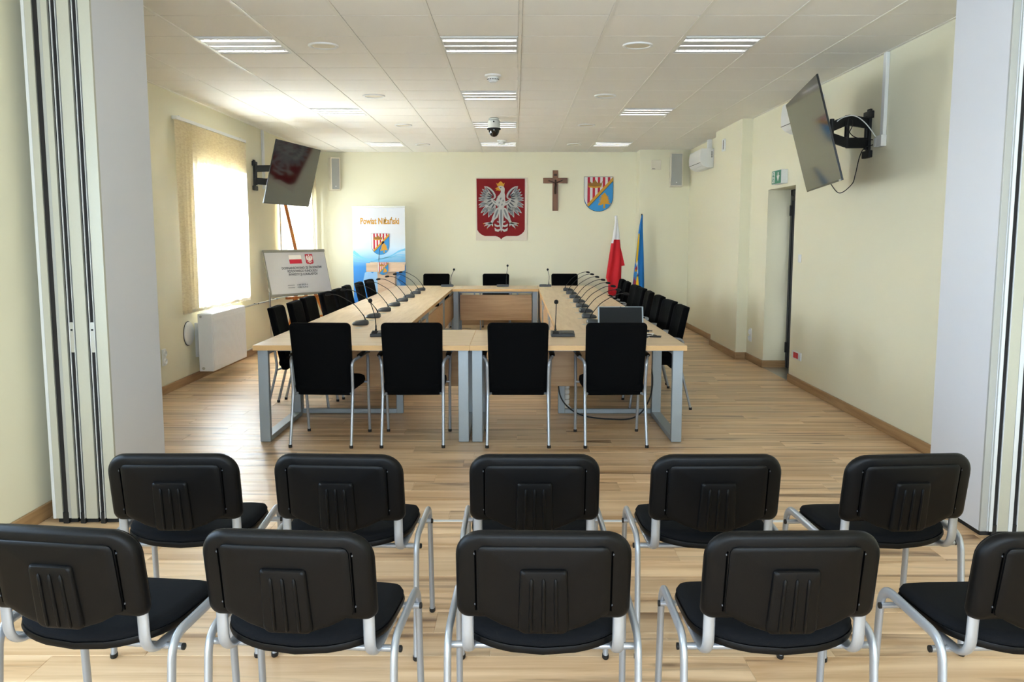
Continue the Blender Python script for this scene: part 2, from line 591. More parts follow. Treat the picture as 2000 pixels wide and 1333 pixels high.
wall('wall_column', (2.10, XR, 14.98, YB, 0, H))
wall('wall_right', (XR, XR + 0.35, -3.0, 9.314, 0, H), (XR, XR + 0.35, 9.314, 10.316, 2.09, H), (XR, XR + 0.35, 10.316, YB, 0, H))
wall('wall_pilaster', (2.815, XR, 11.064, 12.50, 0, H))
wall('wall_front', (XF - 0.3, -1.9, -3.3, -3.0, 0, H), (2.5, XR + 0.35, -3.3, -3.0, 0, H), (-1.9, 2.5, -3.3, -3.0, 0, 0.86), (-1.9, 2.5, -3.3, -3.0, 2.6, H))  # middle opening is added to let the fill lamp in
wall('wall_corridor', (4.25, 4.4, 7.5, YB, 0, 2.7))
# skirting
def skirt(name, m, *spans):
    b = MB()
    for sp in spans: b.span(*sp)
    return struct(b.build(name, m, bevel=0.003, seg=1))
T, SH = 0.018, 0.085
skirt('baseboard_left', 'skirt', (XL, XL + T, 5.4, YB, 0, SH))
skirt('baseboard_left_front', 'skirt', (XF, XF + T, -3.0, 5.4, 0, SH))
skirt('baseboard_right', 'skirt', (XR - T, XR, -3.0, 9.314, 0, SH), (XR - T, XR, 10.316 - T, 11.064, 0, SH), (2.815 - T, 2.815, 11.064 - T, 12.50 + T, 0, SH), (XR - T, XR, 12.50, 14.98, 0, SH))
skirt('baseboard_return', 'skirtx', (XR - T, 3.215, 10.316 - T, 10.316, 0, SH), (2.815, XR, 11.064 - T, 11.064, 0, SH), (2.815, XR, 12.50, 12.50 + T, 0, SH))
skirt('baseboard_back', 'skirtx', (XL, 2.10, YB - T, YB, 0, SH), (2.10 - T, XR, 14.98 - T, 14.98, 0, SH))

# suspended ceiling
ce = struct(MB().span(-4.2, 4.4, -3.2, 15.7, 3.03, 3.25).build('ceiling', 'ceil'))
struct(MB().span(XF, XR, -3.0, 5.36, 2.985, 3.03).build('ceiling_front', 'ceil'))
GX0, GY0, G = 0.035, 5.985, 0.6
xs = [XL] + [GX0 + G * k for k in range(-5, 5)] + [XR]
ys = [GY0 + G * k for k in range(-1, 16)] + [YB]
lights = {}
spk = {}
for r_, cols in ((1, (-4, -1, 2)), (5, (-1,)), (7, (-4, 2)), (9, (-1,)), (13, (-4, -1, 2))):
    for c_ in cols: lights[(r_, c_)] = 1
for r_ in (1, 5, 9, 13):
    for c_ in (-3, 1): spk[(r_, c_)] = 1
tcache = {}
for i in range(len(xs) - 1):
    for j in range(len(ys) - 1):
        x0, x1, y0, y1 = xs[i], xs[i + 1], ys[j], ys[j + 1]
        ci, rj = i - 6, j - 1
        if (rj, ci) in lights: continue
        w, d = round(x1 - x0 - 0.026, 3), round(y1 - y0 - 0.008, 3)
        if (w, d) not in tcache:
            tcache[(w, d)] = MB().box((0, 0, 0.012), (w, d, 0.018)).mesh('ceiling_tile', 'ceil', bevel=0.0008, seg=1)
        obj('ceiling_tile', tcache[(w, d)], ce, ((x0 + x1) / 2, (y0 + y1) / 2, ZC))
for x in xs:
    xx = min(max(x, XL + 0.012), XR - 0.012)
    MB().span(xx - 0.012, xx + 0.012, ys[0], YB, ZC - 0.001, ZC + 0.03).build('ceiling_bar', 'tbar', ce)
for y in ys[:-1]:
    MB().span(XL, XR, y - 0.0039, y + 0.0039, ZC + 0.0045, ZC + 0.03).build('ceiling_cross_bar', 'crossbar', ce)

def ceiling_light(cx, cy, label):
    t = thing('ceiling_light', label, 'ceiling light', (cx, cy, ZC), 0, 'louvred lamps in the suspended ceiling')
    b = MB()
    b.span(-0.287, 0.287, -0.287, 0.287, 0.075, 0.085)
    for s in (-1, 1):
        b.span(s * 0.287, s * 0.275, -0.287, 0.287, -0.001, 0.08)
        b.span(-0.275, 0.275, s * 0.287, s * 0.275, -0.001, 0.08)
    b.build('housing', 'housing', t)
    for k in (-1, 0, 1):
        MB().tube([(-0.26, k * 0.165, 0.030), (0.26, k * 0.165, 0.030)], 0.008, 8).build('lamp_tube', 'tube', t, smooth=60)
    for k in range(4):
        y = (-0.245, -0.083, 0.083, 0.245)[k]
        MB().prism([(-0.274, 0.0), (0.274, 0.0), (0.274, 0.05), (-0.274, 0.05)], y - (0.028 if k in (0, 3) else 0.068), y + (0.028 if k in (0, 3) else 0.068)).build('reflector_strip', 'louvre', t, bevel=0.004, seg=1)
    for k in range(11):
        x = -0.25 + 0.05 * k
        MB().span(x - 0.0015, x + 0.0015, -0.274, 0.274, 0.002, 0.03).build('louvre_blade', 'louvre', t)
    return t
names = {1: 'row nearest the folding walls', 5: 'single lamp behind the smoke detector', 7: 'row above the screens', 9: 'lamp behind the dome camera', 13: 'row nearest the back wall'}
for (r_, c_) in lights:
    cx, cy = GX0 + G * (c_ + 0.5), GY0 + G * (r_ + 0.5)
    side = {-4: 'left', -1: 'middle', 2: 'right'}[c_]
    lab = {5: 'square louvred ceiling lamp just behind the front smoke detector', 9: 'square louvred ceiling lamp half hidden by the dome camera'}.get(r_)
    if not lab:
        lab = 'square louvred ceiling lamp, %s one of the %s' % (side, names[r_]) if r_ != 7 else 'square louvred ceiling lamp on the %s, second lamp back on that side' % side
    ceiling_light(cx, cy, lab)
SPK = {}
def ceiling_speaker(cx, cy, label):
    t = thing('ceiling_speaker', label, 'speaker', (cx, cy, ZC + 0.003), 0, 'round ceiling loudspeakers')
    MB().lathe([(0.115, 0.0), (0.115, -0.010), (0.105, -0.014), (0.092, -0.010), (0.092, 0.0)], 32).build('rim', 'white', t, smooth=40)
    MB().lathe([(0.091, 0.0), (0.091, -0.006), (0.05, -0.009), (0.001, -0.010)], 32).build('grille', 'beige', t, smooth=60)
for n_, (r_, c_) in enumerate(spk):
    ceiling_speaker(GX0 + G * (c_ + 0.5), GY0 + G * (r_ + 0.5), 'round flat ceiling speaker, %s from the front in the %s line' % (ORD[(1, 5, 9, 13).index(r_)], 'left' if c_ == -3 else 'right'))

def smoke(cx, cy, label):
    t = thing('smoke_detector', label, 'smoke detector', (cx, cy, ZC), 0, 'smoke detectors')
    MB().lathe([(0.075, 0.003), (0.075, -0.012), (0.055, -0.02), (0.05, -0.02)], 24).build('base', 'white', t, smooth=40)
    MB().lathe([(0.05, -0.018), (0.052, -0.045), (0.046, -0.052)], 24).build('body', 'white', t, smooth=40)
    b = MB()
    for k in range(16):
        a = 2 * math.pi * k / 16
        b.box((0.0505 * math.cos(a), 0.0505 * math.sin(a), -0.040), (0.006, 0.010, 0.008), Matrix.Rotation(a, 3, 'Z'))
    b.build('vent_slots', 'black', t)
    MB().lathe([(0.034, -0.050), (0.034, -0.062), (0.026, -0.066), (0.001, -0.067)], 20).build('sensor_cap', 'white', t, smooth=50)
smoke(-0.20, 8.12, 'white smoke detector on the ceiling nearest the camera')
smoke(-0.20, 13.5, 'small white smoke detector behind the dome camera')

t = thing('dome_camera', 'white ceiling camera with a smoked black dome above the tables', 'camera', (-0.262, 11.0, ZC))
MB().lathe([(0.05, 0.002), (0.065, -0.008), (0.065, -0.02)], 24).build('mount_plate', 'ptz', t, smooth=40)
MB().lathe([(0.045, -0.015), (0.075, -0.03), (0.078, -0.10), (0.078, -0.125)], 28).build('body', 'ptz', t, smooth=40)
MB().lathe([(0.084, -0.122), (0.084, -0.14), (0.072, -0.145)], 28).build('collar', 'black', t, smooth=40)
MB().lathe([(0.068, -0.142), (0.066, -0.165), (0.055, -0.195), (0.035, -0.217), (0.012, -0.226), (0.001, -0.227)], 28).build('dome', 'dome', t, smooth=60)
MB().lathe([(0.010, 0), (0.010, 0.006)], 12, (0.0, -0.083, -0.05), 'Y').build('screw', 'black', t)

# ------------------------------------------------------------------ windows, blinds, door
def window(n, x_out, x_in, y0, y1, z0, z1, npane=2):
    t = struct(MB().span(x_out + 0.03, x_out + 0.10, y0, y0 + 0.07, z0, z1).span(x_out + 0.03, x_out + 0.10, y1 - 0.07, y1, z0, z1)
               .span(x_out + 0.03, x_out + 0.10, y0, y1, z0, z0 + 0.07).span(x_out + 0.03, x_out + 0.10, y0, y1, z1 - 0.07, z1).build('window_%d' % n, 'pvc'))
    w = (y1 - y0) / npane
    for k in range(npane):
        a, b_ = y0 + w * k, y0 + w * (k + 1)
        MB().span(x_out + 0.035, x_out + 0.11, a - 0.0 + (0.02 if k else 0.06), a + (0.08 if k else 0.12), z0 + 0.06, z1 - 0.06).span(x_out + 0.035, x_out + 0.11, b_ - (0.08 if k < npane - 1 else 0.12), b_ - (0.02 if k < npane - 1 else 0.06), z0 + 0.06, z1 - 0.06).span(x_out + 0.035, x_out + 0.11, a + 0.06, b_ - 0.06, z0 + 0.06, z0 + 0.12).span(x_out + 0.035, x_out + 0.11, a + 0.06, b_ - 0.06, z1 - 0.12, z1 - 0.06).build('sash', 'pvc', t)
        MB().span(x_out + 0.06, x_out + 0.066, a + 0.07, b_ - 0.07, z0 + 0.1, z1 - 0.1).build('pane', 'glass', t)
    MB().span(x_out + 0.10, x_in + 0.03, y0 - 0.02, y1 + 0.02, z0 - 0.03, z0).build('window_sill', 'pvc', t, bevel=0.004)
    return t
window(1, WX, XL, 9.44, 11.10, 0.86, 2.28)
window(2, WX, XL, 12.90, 14.98, 0.86, 2.28)
window(3, XF - 0.3, XF, 0.8, 3.6, 0.86, 2.28, 3)
window(4, XF - 0.3, XF, -2.3, -0.3, 0.86, 2.28)

def blind(y0, y1, z0, z1, x, label, closed, turn=1):
    t = thing('vertical_blind', label, 'blind', (x, y0, z0), 0)
    L = y1 - y0
    MB().span(-0.022, 0.022, -0.02, L + 0.02, z1 - z0, z1 - z0 + 0.035).build('head_rail', 'white', t, bevel=0.003)
    for k in (0, 1):
        MB().span(-0.085, 0.0, 0.12 + k * (L - 0.24) - 0.015, 0.12 + k * (L - 0.24) + 0.015, z1 - z0 + 0.02, z1 - z0 + 0.05).build('bracket', 'white', t)
    n = int(L / 0.098)
    hs = z1 - z0
    for k in range(n):
        yy = 0.05 + (L - 0.1) * k / (n - 1)
        ang = turn * R(6 if k < closed else 17 + 4 * math.sin(k * 1.7))
        c, s = math.cos(ang), math.sin(ang)
        b = MB(); w = 0.0635
        rows = []
        for zz in (0.0, hs * 0.25, hs * 0.5, hs * 0.75, hs):
            sw = 0.006 * math.sin(k * 2.3 + zz * 2.0) * (1 - zz / hs)
            rows.append([(s * u * w + 0.004 * (1 - u * u) + sw, yy + c * u * w, zz) for u in (-1, -0.5, 0, 0.5, 1)])
        vs = [p for r in rows for p in r]
        fs = [(i * 5 + j, i * 5 + j + 1, (i + 1) * 5 + j + 1, (i + 1) * 5 + j) for i in range(4) for j in range(4)]
        b.add(vs, fs)
        so = b.build('slat', 'slat', t, smooth=60)
        MB().box((0, 0, 0), (0.003, 0.118, 0.03), Matrix.Rotation(-ang, 3, 'Z')).xf(Matrix.Translation((0.0015, yy, 0.02))).build('slat_weight', 'beige', so)
    b = MB()
    for k in range(n - 1):
        ya, yb_ = 0.05 + (L - 0.1) * k / (n - 1), 0.05 + (L - 0.1) * (k + 1) / (n - 1)
        b.tube(catmull([(0.03, ya, 0.01), (0.032, (ya + yb_) / 2, -0.004), (0.03, yb_, 0.01)], 3), 0.0012, 5)
    b.build('bead_chain', 'white', t)
blind(8.90, 11.13, 0.755, 2.715, XL + 0.078, 'cream vertical slat blind over the window above the radiator', 4)
blind(12.66, 15.08, 0.755, 2.715, XL + 0.078, 'cream vertical slat blind partly hidden by the left wall screen', 1, -1)

# door in the right wall
d = struct(MB().span(3.215, 3.275, 10.256, 10.316, 0, 2.09).span(3.215, 3.275, 9.314, 9.374, 0, 2.09).span(3.215, 3.275, 9.314, 10.316, 2.03, 2.09).build('door_1', 'doormetal'))
lf = MB()
lf.span(3.225, 3.275, 10.166, 10.256, 0.01, 2.03).span(3.225, 3.275, 9.374, 9.464, 0.01, 2.03).span(3.225, 3.275, 9.464, 10.166, 1.94, 2.03).span(3.225, 3.275, 9.464, 10.166, 0.01, 0.30).span(3.225, 3.275, 9.464, 10.166, 1.0, 1.08)
lf = lf.build('door_leaf', 'doormetal', d)
MB().span(3.245, 3.253, 9.464, 10.166, 0.30, 1.0).span(3.245, 3.253, 9.464, 10.166, 1.08, 1.94).build('door_pane', 'glass', lf)
MB().tube(fillet([(3.225, 9.43, 1.04), (3.165, 9.43, 1.04), (3.165, 9.56, 1.04)], 0.02), 0.010, 8).build('door_handle', 'black', lf, smooth=60)
MB().span(3.15, 3.215, 9.80, 10.06, 1.955, 2.01).build('door_closer', 'black', lf, bevel=0.004)
for z in (0.25, 1.85):
    MB().tube([(3.20, 10.258, z - 0.06), (3.20, 10.258, z + 0.06)], 0.013, 10).build('hinge', 'black', d, smooth=60)
struct(MB().span(XR, 3.3, 9.314, 10.316, -0.011, 0.002).build('trim_2', 'alu'))

# folding partition stacks
def partition_panel(x0, x1, y0, y1, label, bands, latch=None):
    """bands: (width, kind) across the end face from x0 to x1"""
    t = thing('partition_panel', label, 'partition panel', ((x0 + x1) / 2, y0, 0))
    w = (x1 - x0) / 2 - 0.0006
    l = y1 - y0
    MB().span(-w, w, 0.02, l, 0.03, 2.96).build('panel_body', 'laminate', t)
    MB().span(-w * 0.8, w * 0.8, 0.03, l, 0.0, 0.03).build('bottom_seal', 'black', t)
    tot = sum(q for q, _ in bands)
    x = -w
    for q, kind in bands:
        q = q / tot * 2 * w
        nm, m, ya, yb = {'p': ('edge_profile', 'profile', 0.0, 0.02), 'w': ('white_edge', 'profilew', -0.002, 0.02), 'g': ('grey_profile', 'greyprofile', 0.004, 0.02), 's': ('rubber_seal', 'seal', 0.006, 0.02), 'k': ('shadow_gap', 'void', 0.016, 0.02)}[kind]
        MB().span(x, x + q, ya, yb, 0.03 if kind != 's' else 0.065, 2.96).build(nm, m, t, bevel=0.0012, seg=1)
        if kind == 's':
            MB().span(x - 0.003, x + q + 0.003, 0.0, 0.02, 0.002, 0.065).build('bottom_bolt', 'black', t, bevel=0.002, seg=1)
            if latch:
                lp = MB().span(x - 0.0015, x + q + 0.0015, 0.001, 0.012, 0.94, 1.10).build('latch_plate', 'alu', t)
                MB().lathe([(0.0055, -0.002), (0.0055, 0.004)], 12, (x + q / 2, 0, 1.06), 'Y').build('key_hole', 'black', lp)
        x += q
BB = [(5, 'k'), (1.5, 'w'), (8, 's'), (1.2, 'w'), (2.5, 'k'), (24, 'p')]
partition_panel(-2.262, -2.155, 4.58, 5.25, 'folded partition panel whose grey face turns to the tables on the left', BB, True)
partition_panel(-2.372, -2.262, 4.58, 5.25, 'middle panel of the folded partition stack on the left', BB, True)
partition_panel(-2.505, -2.372, 4.58, 5.25, 'folded partition panel standing against the cream wall on the left', [(6, 'w'), (13, 'p'), (1.5, 'k'), (9, 's'), (7, 'g'), (12, 'p')])
RB = [(14, 'g'), (1, 'w'), (3, 'g'), (7, 'w'), (9, 's'), (1.5, 'w'), (22, 'p')]
partition_panel(2.412, 2.555, 4.386, 4.965, 'folded partition panel whose pale face turns to the tables on the right', RB)
partition_panel(2.555, 2.665, 4.386, 4.965, 'second folded partition panel in the stack on the right', [(8, 'w'), (8, 's'), (1.5, 'w'), (22, 'p')])
partition_panel(2.665, 2.775, 4.386, 4.965, 'folded partition panel cut by the right edge of the picture', [(8, 'w'), (8, 's'), (1.5, 'w'), (22, 'p')])

# ------------------------------------------------------------------ conference tables
TZ = 0.75
def leg_frame(b, axis, at, a0, a1, zt=0.71):
    """closed loop frame of flat tube; posts 0.08 wide along the other axis"""
    if axis == 'Y':      # frame runs along Y, at = x range (x0,x1)
        x0, x1 = at
        b.span(x0, x1, a0, a0 + 0.045, 0.004, zt); b.span(x0, x1, a1 - 0.045, a1, 0.004, zt)
        b.span(x0, x1, a0 + 0.045, a1 - 0.045, 0.004, 0.044); b.span(x0, x1, a0 + 0.045, a1 - 0.045, zt - 0.04, zt)
    else:
        y0, y1 = at
        b.span(a0, a0 + 0.06, y0, y1, 0.004, zt); b.span(a1 - 0.06, a1, y0, y1, 0.004, zt)
        b.span(a0 + 0.06, a1 - 0.06, y0, y1, 0.004, 0.044); b.span(a0 + 0.06, a1 - 0.06, y0, y1, zt - 0.04, zt)
def table(x0, x1, y0, y1, along, label, panel, grommets=()):
    cx, cy = (x0 + x1) / 2, (y0 + y1) / 2
    t = thing('conference_table', label, 'table', (cx, cy, 0), 0, 'tables of the conference ring')
    hx, hy = (x1 - x0) / 2 - 0.0008, (y1 - y0) / 2 - 0.0008
    tp = MB().span(-hx + 0.002, hx - 0.002, -hy + 0.002, hy - 0.002, 0.712, TZ).build('tabletop', 'top' if along == 'X' else 'topy', t)
    for a in (-1, 1):
        MB().span(a * hx, a * (hx - 0.002), -hy, hy, 0.712, TZ - 0.0004).build('edge_band', 'edge', tp)
        MB().span(-hx + 0.002, hx - 0.002, a * hy, a * (hy - 0.002), 0.712, TZ - 0.0004).build('edge_band', 'edge', tp)
    for s in (-1, 1):
        b = MB()
        if along == 'X':
            xa = s * (hx - 0.012)
            leg_frame(b, 'Y', sorted((xa, xa - s * 0.078)), -hy + 0.075, hy - 0.03)
            corners = [(xa - s * 0.04, -hy + 0.075), (xa - s * 0.04, hy - 0.03)]
        else:
            ya = s * (hy - 0.05)
            leg_frame(b, 'X', sorted((ya, ya - s * 0.045)), -hx + 0.015, hx - 0.015)
        b.build('leg_frame', 'greymetal', t, bevel=0.003, seg=1)
    b = MB()
    if along == 'X':
        for yy in (-hy * 0.45, hy * 0.45): b.span(-hx + 0.09, hx - 0.09, yy - 0.02, yy + 0.02, 0.672, 0.711)
    else:
        for xx in (-hx * 0.45, hx * 0.45): b.span(xx - 0.02, xx + 0.02, -hy + 0.1, hy - 0.1, 0.672, 0.711)
    b.build('under_frame', 'greymetal', t)
    if panel:
        ax, pos, a0, a1, z0, z1 = panel
        if ax == 'X':
            mp = MB().span(a0 - cx, a1 - cx, pos - cy - 0.009, pos - cy + 0.009, z0, z1).build('modesty_panel', 'panel', t, bevel=0.0015, seg=1)
            for k in (0.2, 0.8):
                xx = a0 + (a1 - a0) * k - cx
                MB().span(xx - 0.012, xx + 0.012, pos - cy + 0.009, pos - cy + 0.015, z1 - 0.06, 0.712).build('hanger', 'greymetal', mp)
        else:
            mp = MB().span(pos - cx - 0.009, pos - cx + 0.009, a0 - cy, a1 - cy, z0, z1).build('modesty_panel', 'panel', t, bevel=0.0015, seg=1)
            for k in (0.15, 0.85):
                yy = a0 + (a1 - a0) * k - cy
                MB().span(pos - cx - 0.015, pos - cx - 0.009, yy - 0.012, yy + 0.012, z1 - 0.06, 0.712).build('hanger', 'greymetal', mp)
    for gx, gy in grommets:
        MB().lathe([(0.034, TZ - 0.001), (0.034, TZ + 0.002), (0.030, TZ + 0.003), (0.024, TZ + 0.003), (0.023, TZ + 0.001), (0.001, TZ + 0.001)], 24, (gx - cx, gy - cy, 0)).build('cable_grommet', 'alu', t, smooth=40)
    return t
TX0, TX1, TXM = -1.943, 1.272, -0.336
IXL, IXR = -0.967, 0.362
Y0, Y1, Y2, Y3 = 6.40, 7.50, 13.40, 14.35
SL = (Y3 - Y1) / 3
micsL = [(-1.41, 7.91), (-1.41, 8.63), (-1.41, 9.36), (-1.405, 10.08), (-1.405, 10.82), (-1.40, 11.50), (-1.40, 12.25), (-1.41, 12.98)]
micsR = [(0.735, 8.02), (0.735, 8.60), (0.755, 9.25), (0.77, 9.94), (0.785, 10.66), (0.785, 11.39), (0.79, 12.20), (0.79, 12.94)]
gl = [(x + 0.03, y - 0.26) for x, y in micsL]
gr = [(x - 0.09, y - 0.06) for x, y in micsR]
def ing(g, a, b_): return [p for p in g if a <= p[1] < b_]
table(TX0, TXM, Y0, Y1, 'X', 'oak conference table at the near left corner of the ring', ('X', 7.2, -1.80, -0.475, 0.31, 0.655), [(-1.40, 7.02)] + ing(gl, Y0, Y1))
table(TXM, TX1, Y0, Y1, 'X', 'oak conference table at the near right corner of the ring with the laptop on it', ('X', 7.2, -0.20, 1.135, 0.31, 0.655))
for k in range(3):
    a, b_ = Y1 + SL * k, Y1 + SL * (k + 1)
    table(TX0, IXL, a, b_, 'Y', 'oak table with grey legs, %s from the front in the left row' % ORD[k], ('Y', IXL - 0.035, a + 0.10, b_ - 0.10, 0.25, 0.64), ing(gl, a, b_))
    table(IXR, TX1, a, b_, 'Y', 'oak table with grey legs, %s from the front in the right row' % ORD[k], ('Y', IXR + 0.035, a + 0.10, b_ - 0.10, 0.25, 0.64), ing(gr, a, b_))
table(IXL, IXR, Y2, Y3, 'X', 'short oak table closing the far end of the ring', ('X', 13.66, -0.86, 0.262, 0.245, 0.645), [(-0.85, 13.95), (-0.42, 13.95), (0.16, 13.95)])

# ------------------------------------------------------------------ conference chairs
def conf_chair():
    t = thing('conference_chair', 'black fabric armchair', 'chair', (0, 0, 0), 0, 'black conference armchairs around the tables')
    for s in (-1, 1):
        rear = fillet([(s * 0.228, -0.305, 0.012), (s * 0.224, -0.205, 0.40), (s * 0.228, -0.228, 0.615), (s * 0.236, -0.20, 0.642), (s * 0.258, -0.10, 0.652)], [0.05, 0.08, 0.03], 6)
        MB().tube(rear, 0.0115, 10).build('rear_leg', 'silver', t, smooth=60)
        fr = fillet([(s * 0.246, 0.245, 0.012), (s * 0.250, 0.20, 0.42), (s * 0.258, 0.17, 0.655), (s * 0.258, -0.10, 0.652)], [0.05, 0.07], 6)
        MB().tube(fr, 0.0115, 10).build('front_leg', 'silver', t, smooth=60)
        pad = []
        for yy, hw, z0, z1 in ((-0.13, 0.010, 0.655, 0.668), (-0.11, 0.020, 0.652, 0.678), (0.05, 0.023, 0.654, 0.684), (0.17, 0.021, 0.650, 0.680), (0.205, 0.011, 0.640, 0.664)):
            pad.append([(s * 0.258 + hw * math.cos(R(a)), yy, (z0 + z1) / 2 + (z1 - z0) / 2 * math.sin(R(a))) for a in range(0, 360, 36)])
        MB().loft(pad).build('arm_pad', 'blackgloss', t, smooth=60)
        for fx, fy in ((0.228, -0.305), (0.246, 0.245)):
            MB().lathe([(0.013, 0.0), (0.014, 0.004), (0.014, 0.022)], 10, (s * fx, fy, 0)).build('foot_cap', 'black', t, smooth=40)
    MB().tube(fillet([(-0.226, -0.215, 0.378), (-0.19, -0.15, 0.392), (0.19, -0.15, 0.392), (0.226, -0.215, 0.378)], 0.03), 0.009, 8).build('cross_bar', 'silver', t, smooth=60)
    MB().tube([(-0.249, 0.19, 0.415), (0.249, 0.19, 0.415)], 0.009, 8).build('cross_bar', 'silver', t, smooth=60)
    # seat cushion
    def sq(hx, y0, y1, z, rr):
        return [(x, y, z) for x, y in rrect(hx, y0, y1, rr, rr, 5)]
    rings = [sq(0.205, -0.185, 0.215, 0.405, 0.04), sq(0.222, -0.195, 0.245, 0.412, 0.05), sq(0.226, -0.20, 0.255, 0.435, 0.055), sq(0.222, -0.195, 0.25, 0.462, 0.055), sq(0.205, -0.18, 0.225, 0.475, 0.05), sq(0.12, -0.10, 0.13, 0.479, 0.03)]
    MB().loft(rings).build('seat', 'fabric', t, smooth=50)
    # backrest: reclined padded board, slightly concave
    def ring(sc, y, dz=0.0):
        out = []
        for x, z in rrect(0.226, 0.372, 0.925, 0.034, 0.03, 5):
            zz = 0.6485 + (z - 0.6485) * (1 - (1 - sc) * 0.45) + dz
            xx = x * sc * (0.955 + 0.045 * (z - 0.372) / 0.553)
            u = (zz - 0.372)
            yy = -0.168 - u * 0.15 - 0.10 * u * u + y + 0.55 * xx * xx
            out.append((xx, yy, zz))
        return out
    def board(y0, y1, name, m):
        ys_ = [(0.40, y0 - 0.000), (0.80, y0 - 0.0), (0.955, y0 + 0.002), (0.992, y0 + 0.010), (1.0, (y0 + y1) / 2), (0.992, y1 - 0.010), (0.955, y1 - 0.002), (0.80, y1), (0.40, y1)]
        return MB().loft([ring(a, b_) for a, b_ in ys_]).build(name, m, t, smooth=55)
    board(-0.028, 0.034, 'backrest', 'fabric')
    return t
proto = conf_chair()
first = [True]
def put_chair(p, x, y, rz, label, flag):
    o = p if flag[0] else copy_tree(p)
    flag[0] = False
    o.location = (x, y, 0); o.rotation_euler = (0, 0, rz)
    o['label'] = label
    return o
for k, (x, a) in enumerate(((-1.418, -3), (-0.762, 1), (0.022, 0), (0.735, 2))):
    put_chair(proto, x, 6.605, R(a), 'black armchair at the near tables with its back to us, %s from the left' % ORD[k], first)
for k, y in enumerate((7.87, 8.47, 9.12, 9.92, 10.55, 11.25, 12.08, 12.82)):
    put_chair(proto, -1.91 + 0.015 * math.sin(k * 2.1), y, R(-90 + 3 * math.sin(k * 1.3 + 1)), 'black armchair in the left row facing the tables, %s from the front' % ORD[k], first)
for k, y in enumerate((7.97, 8.62, 9.30, 10.05, 10.72, 11.32, 12.25, 12.88)):
    put_chair(proto, 1.275 + 0.008 * k, y, R(90 + 3 * math.sin(k * 1.7)), 'black armchair in the right row facing the tables, %s from the front' % ORD[k], first)
for k, x in enumerate((-1.335, -0.325, 0.84)):
    put_chair(proto, x, 14.61, R(180), 'black armchair behind the far end of the ring, %s of three from the left' % ORD[k], first)

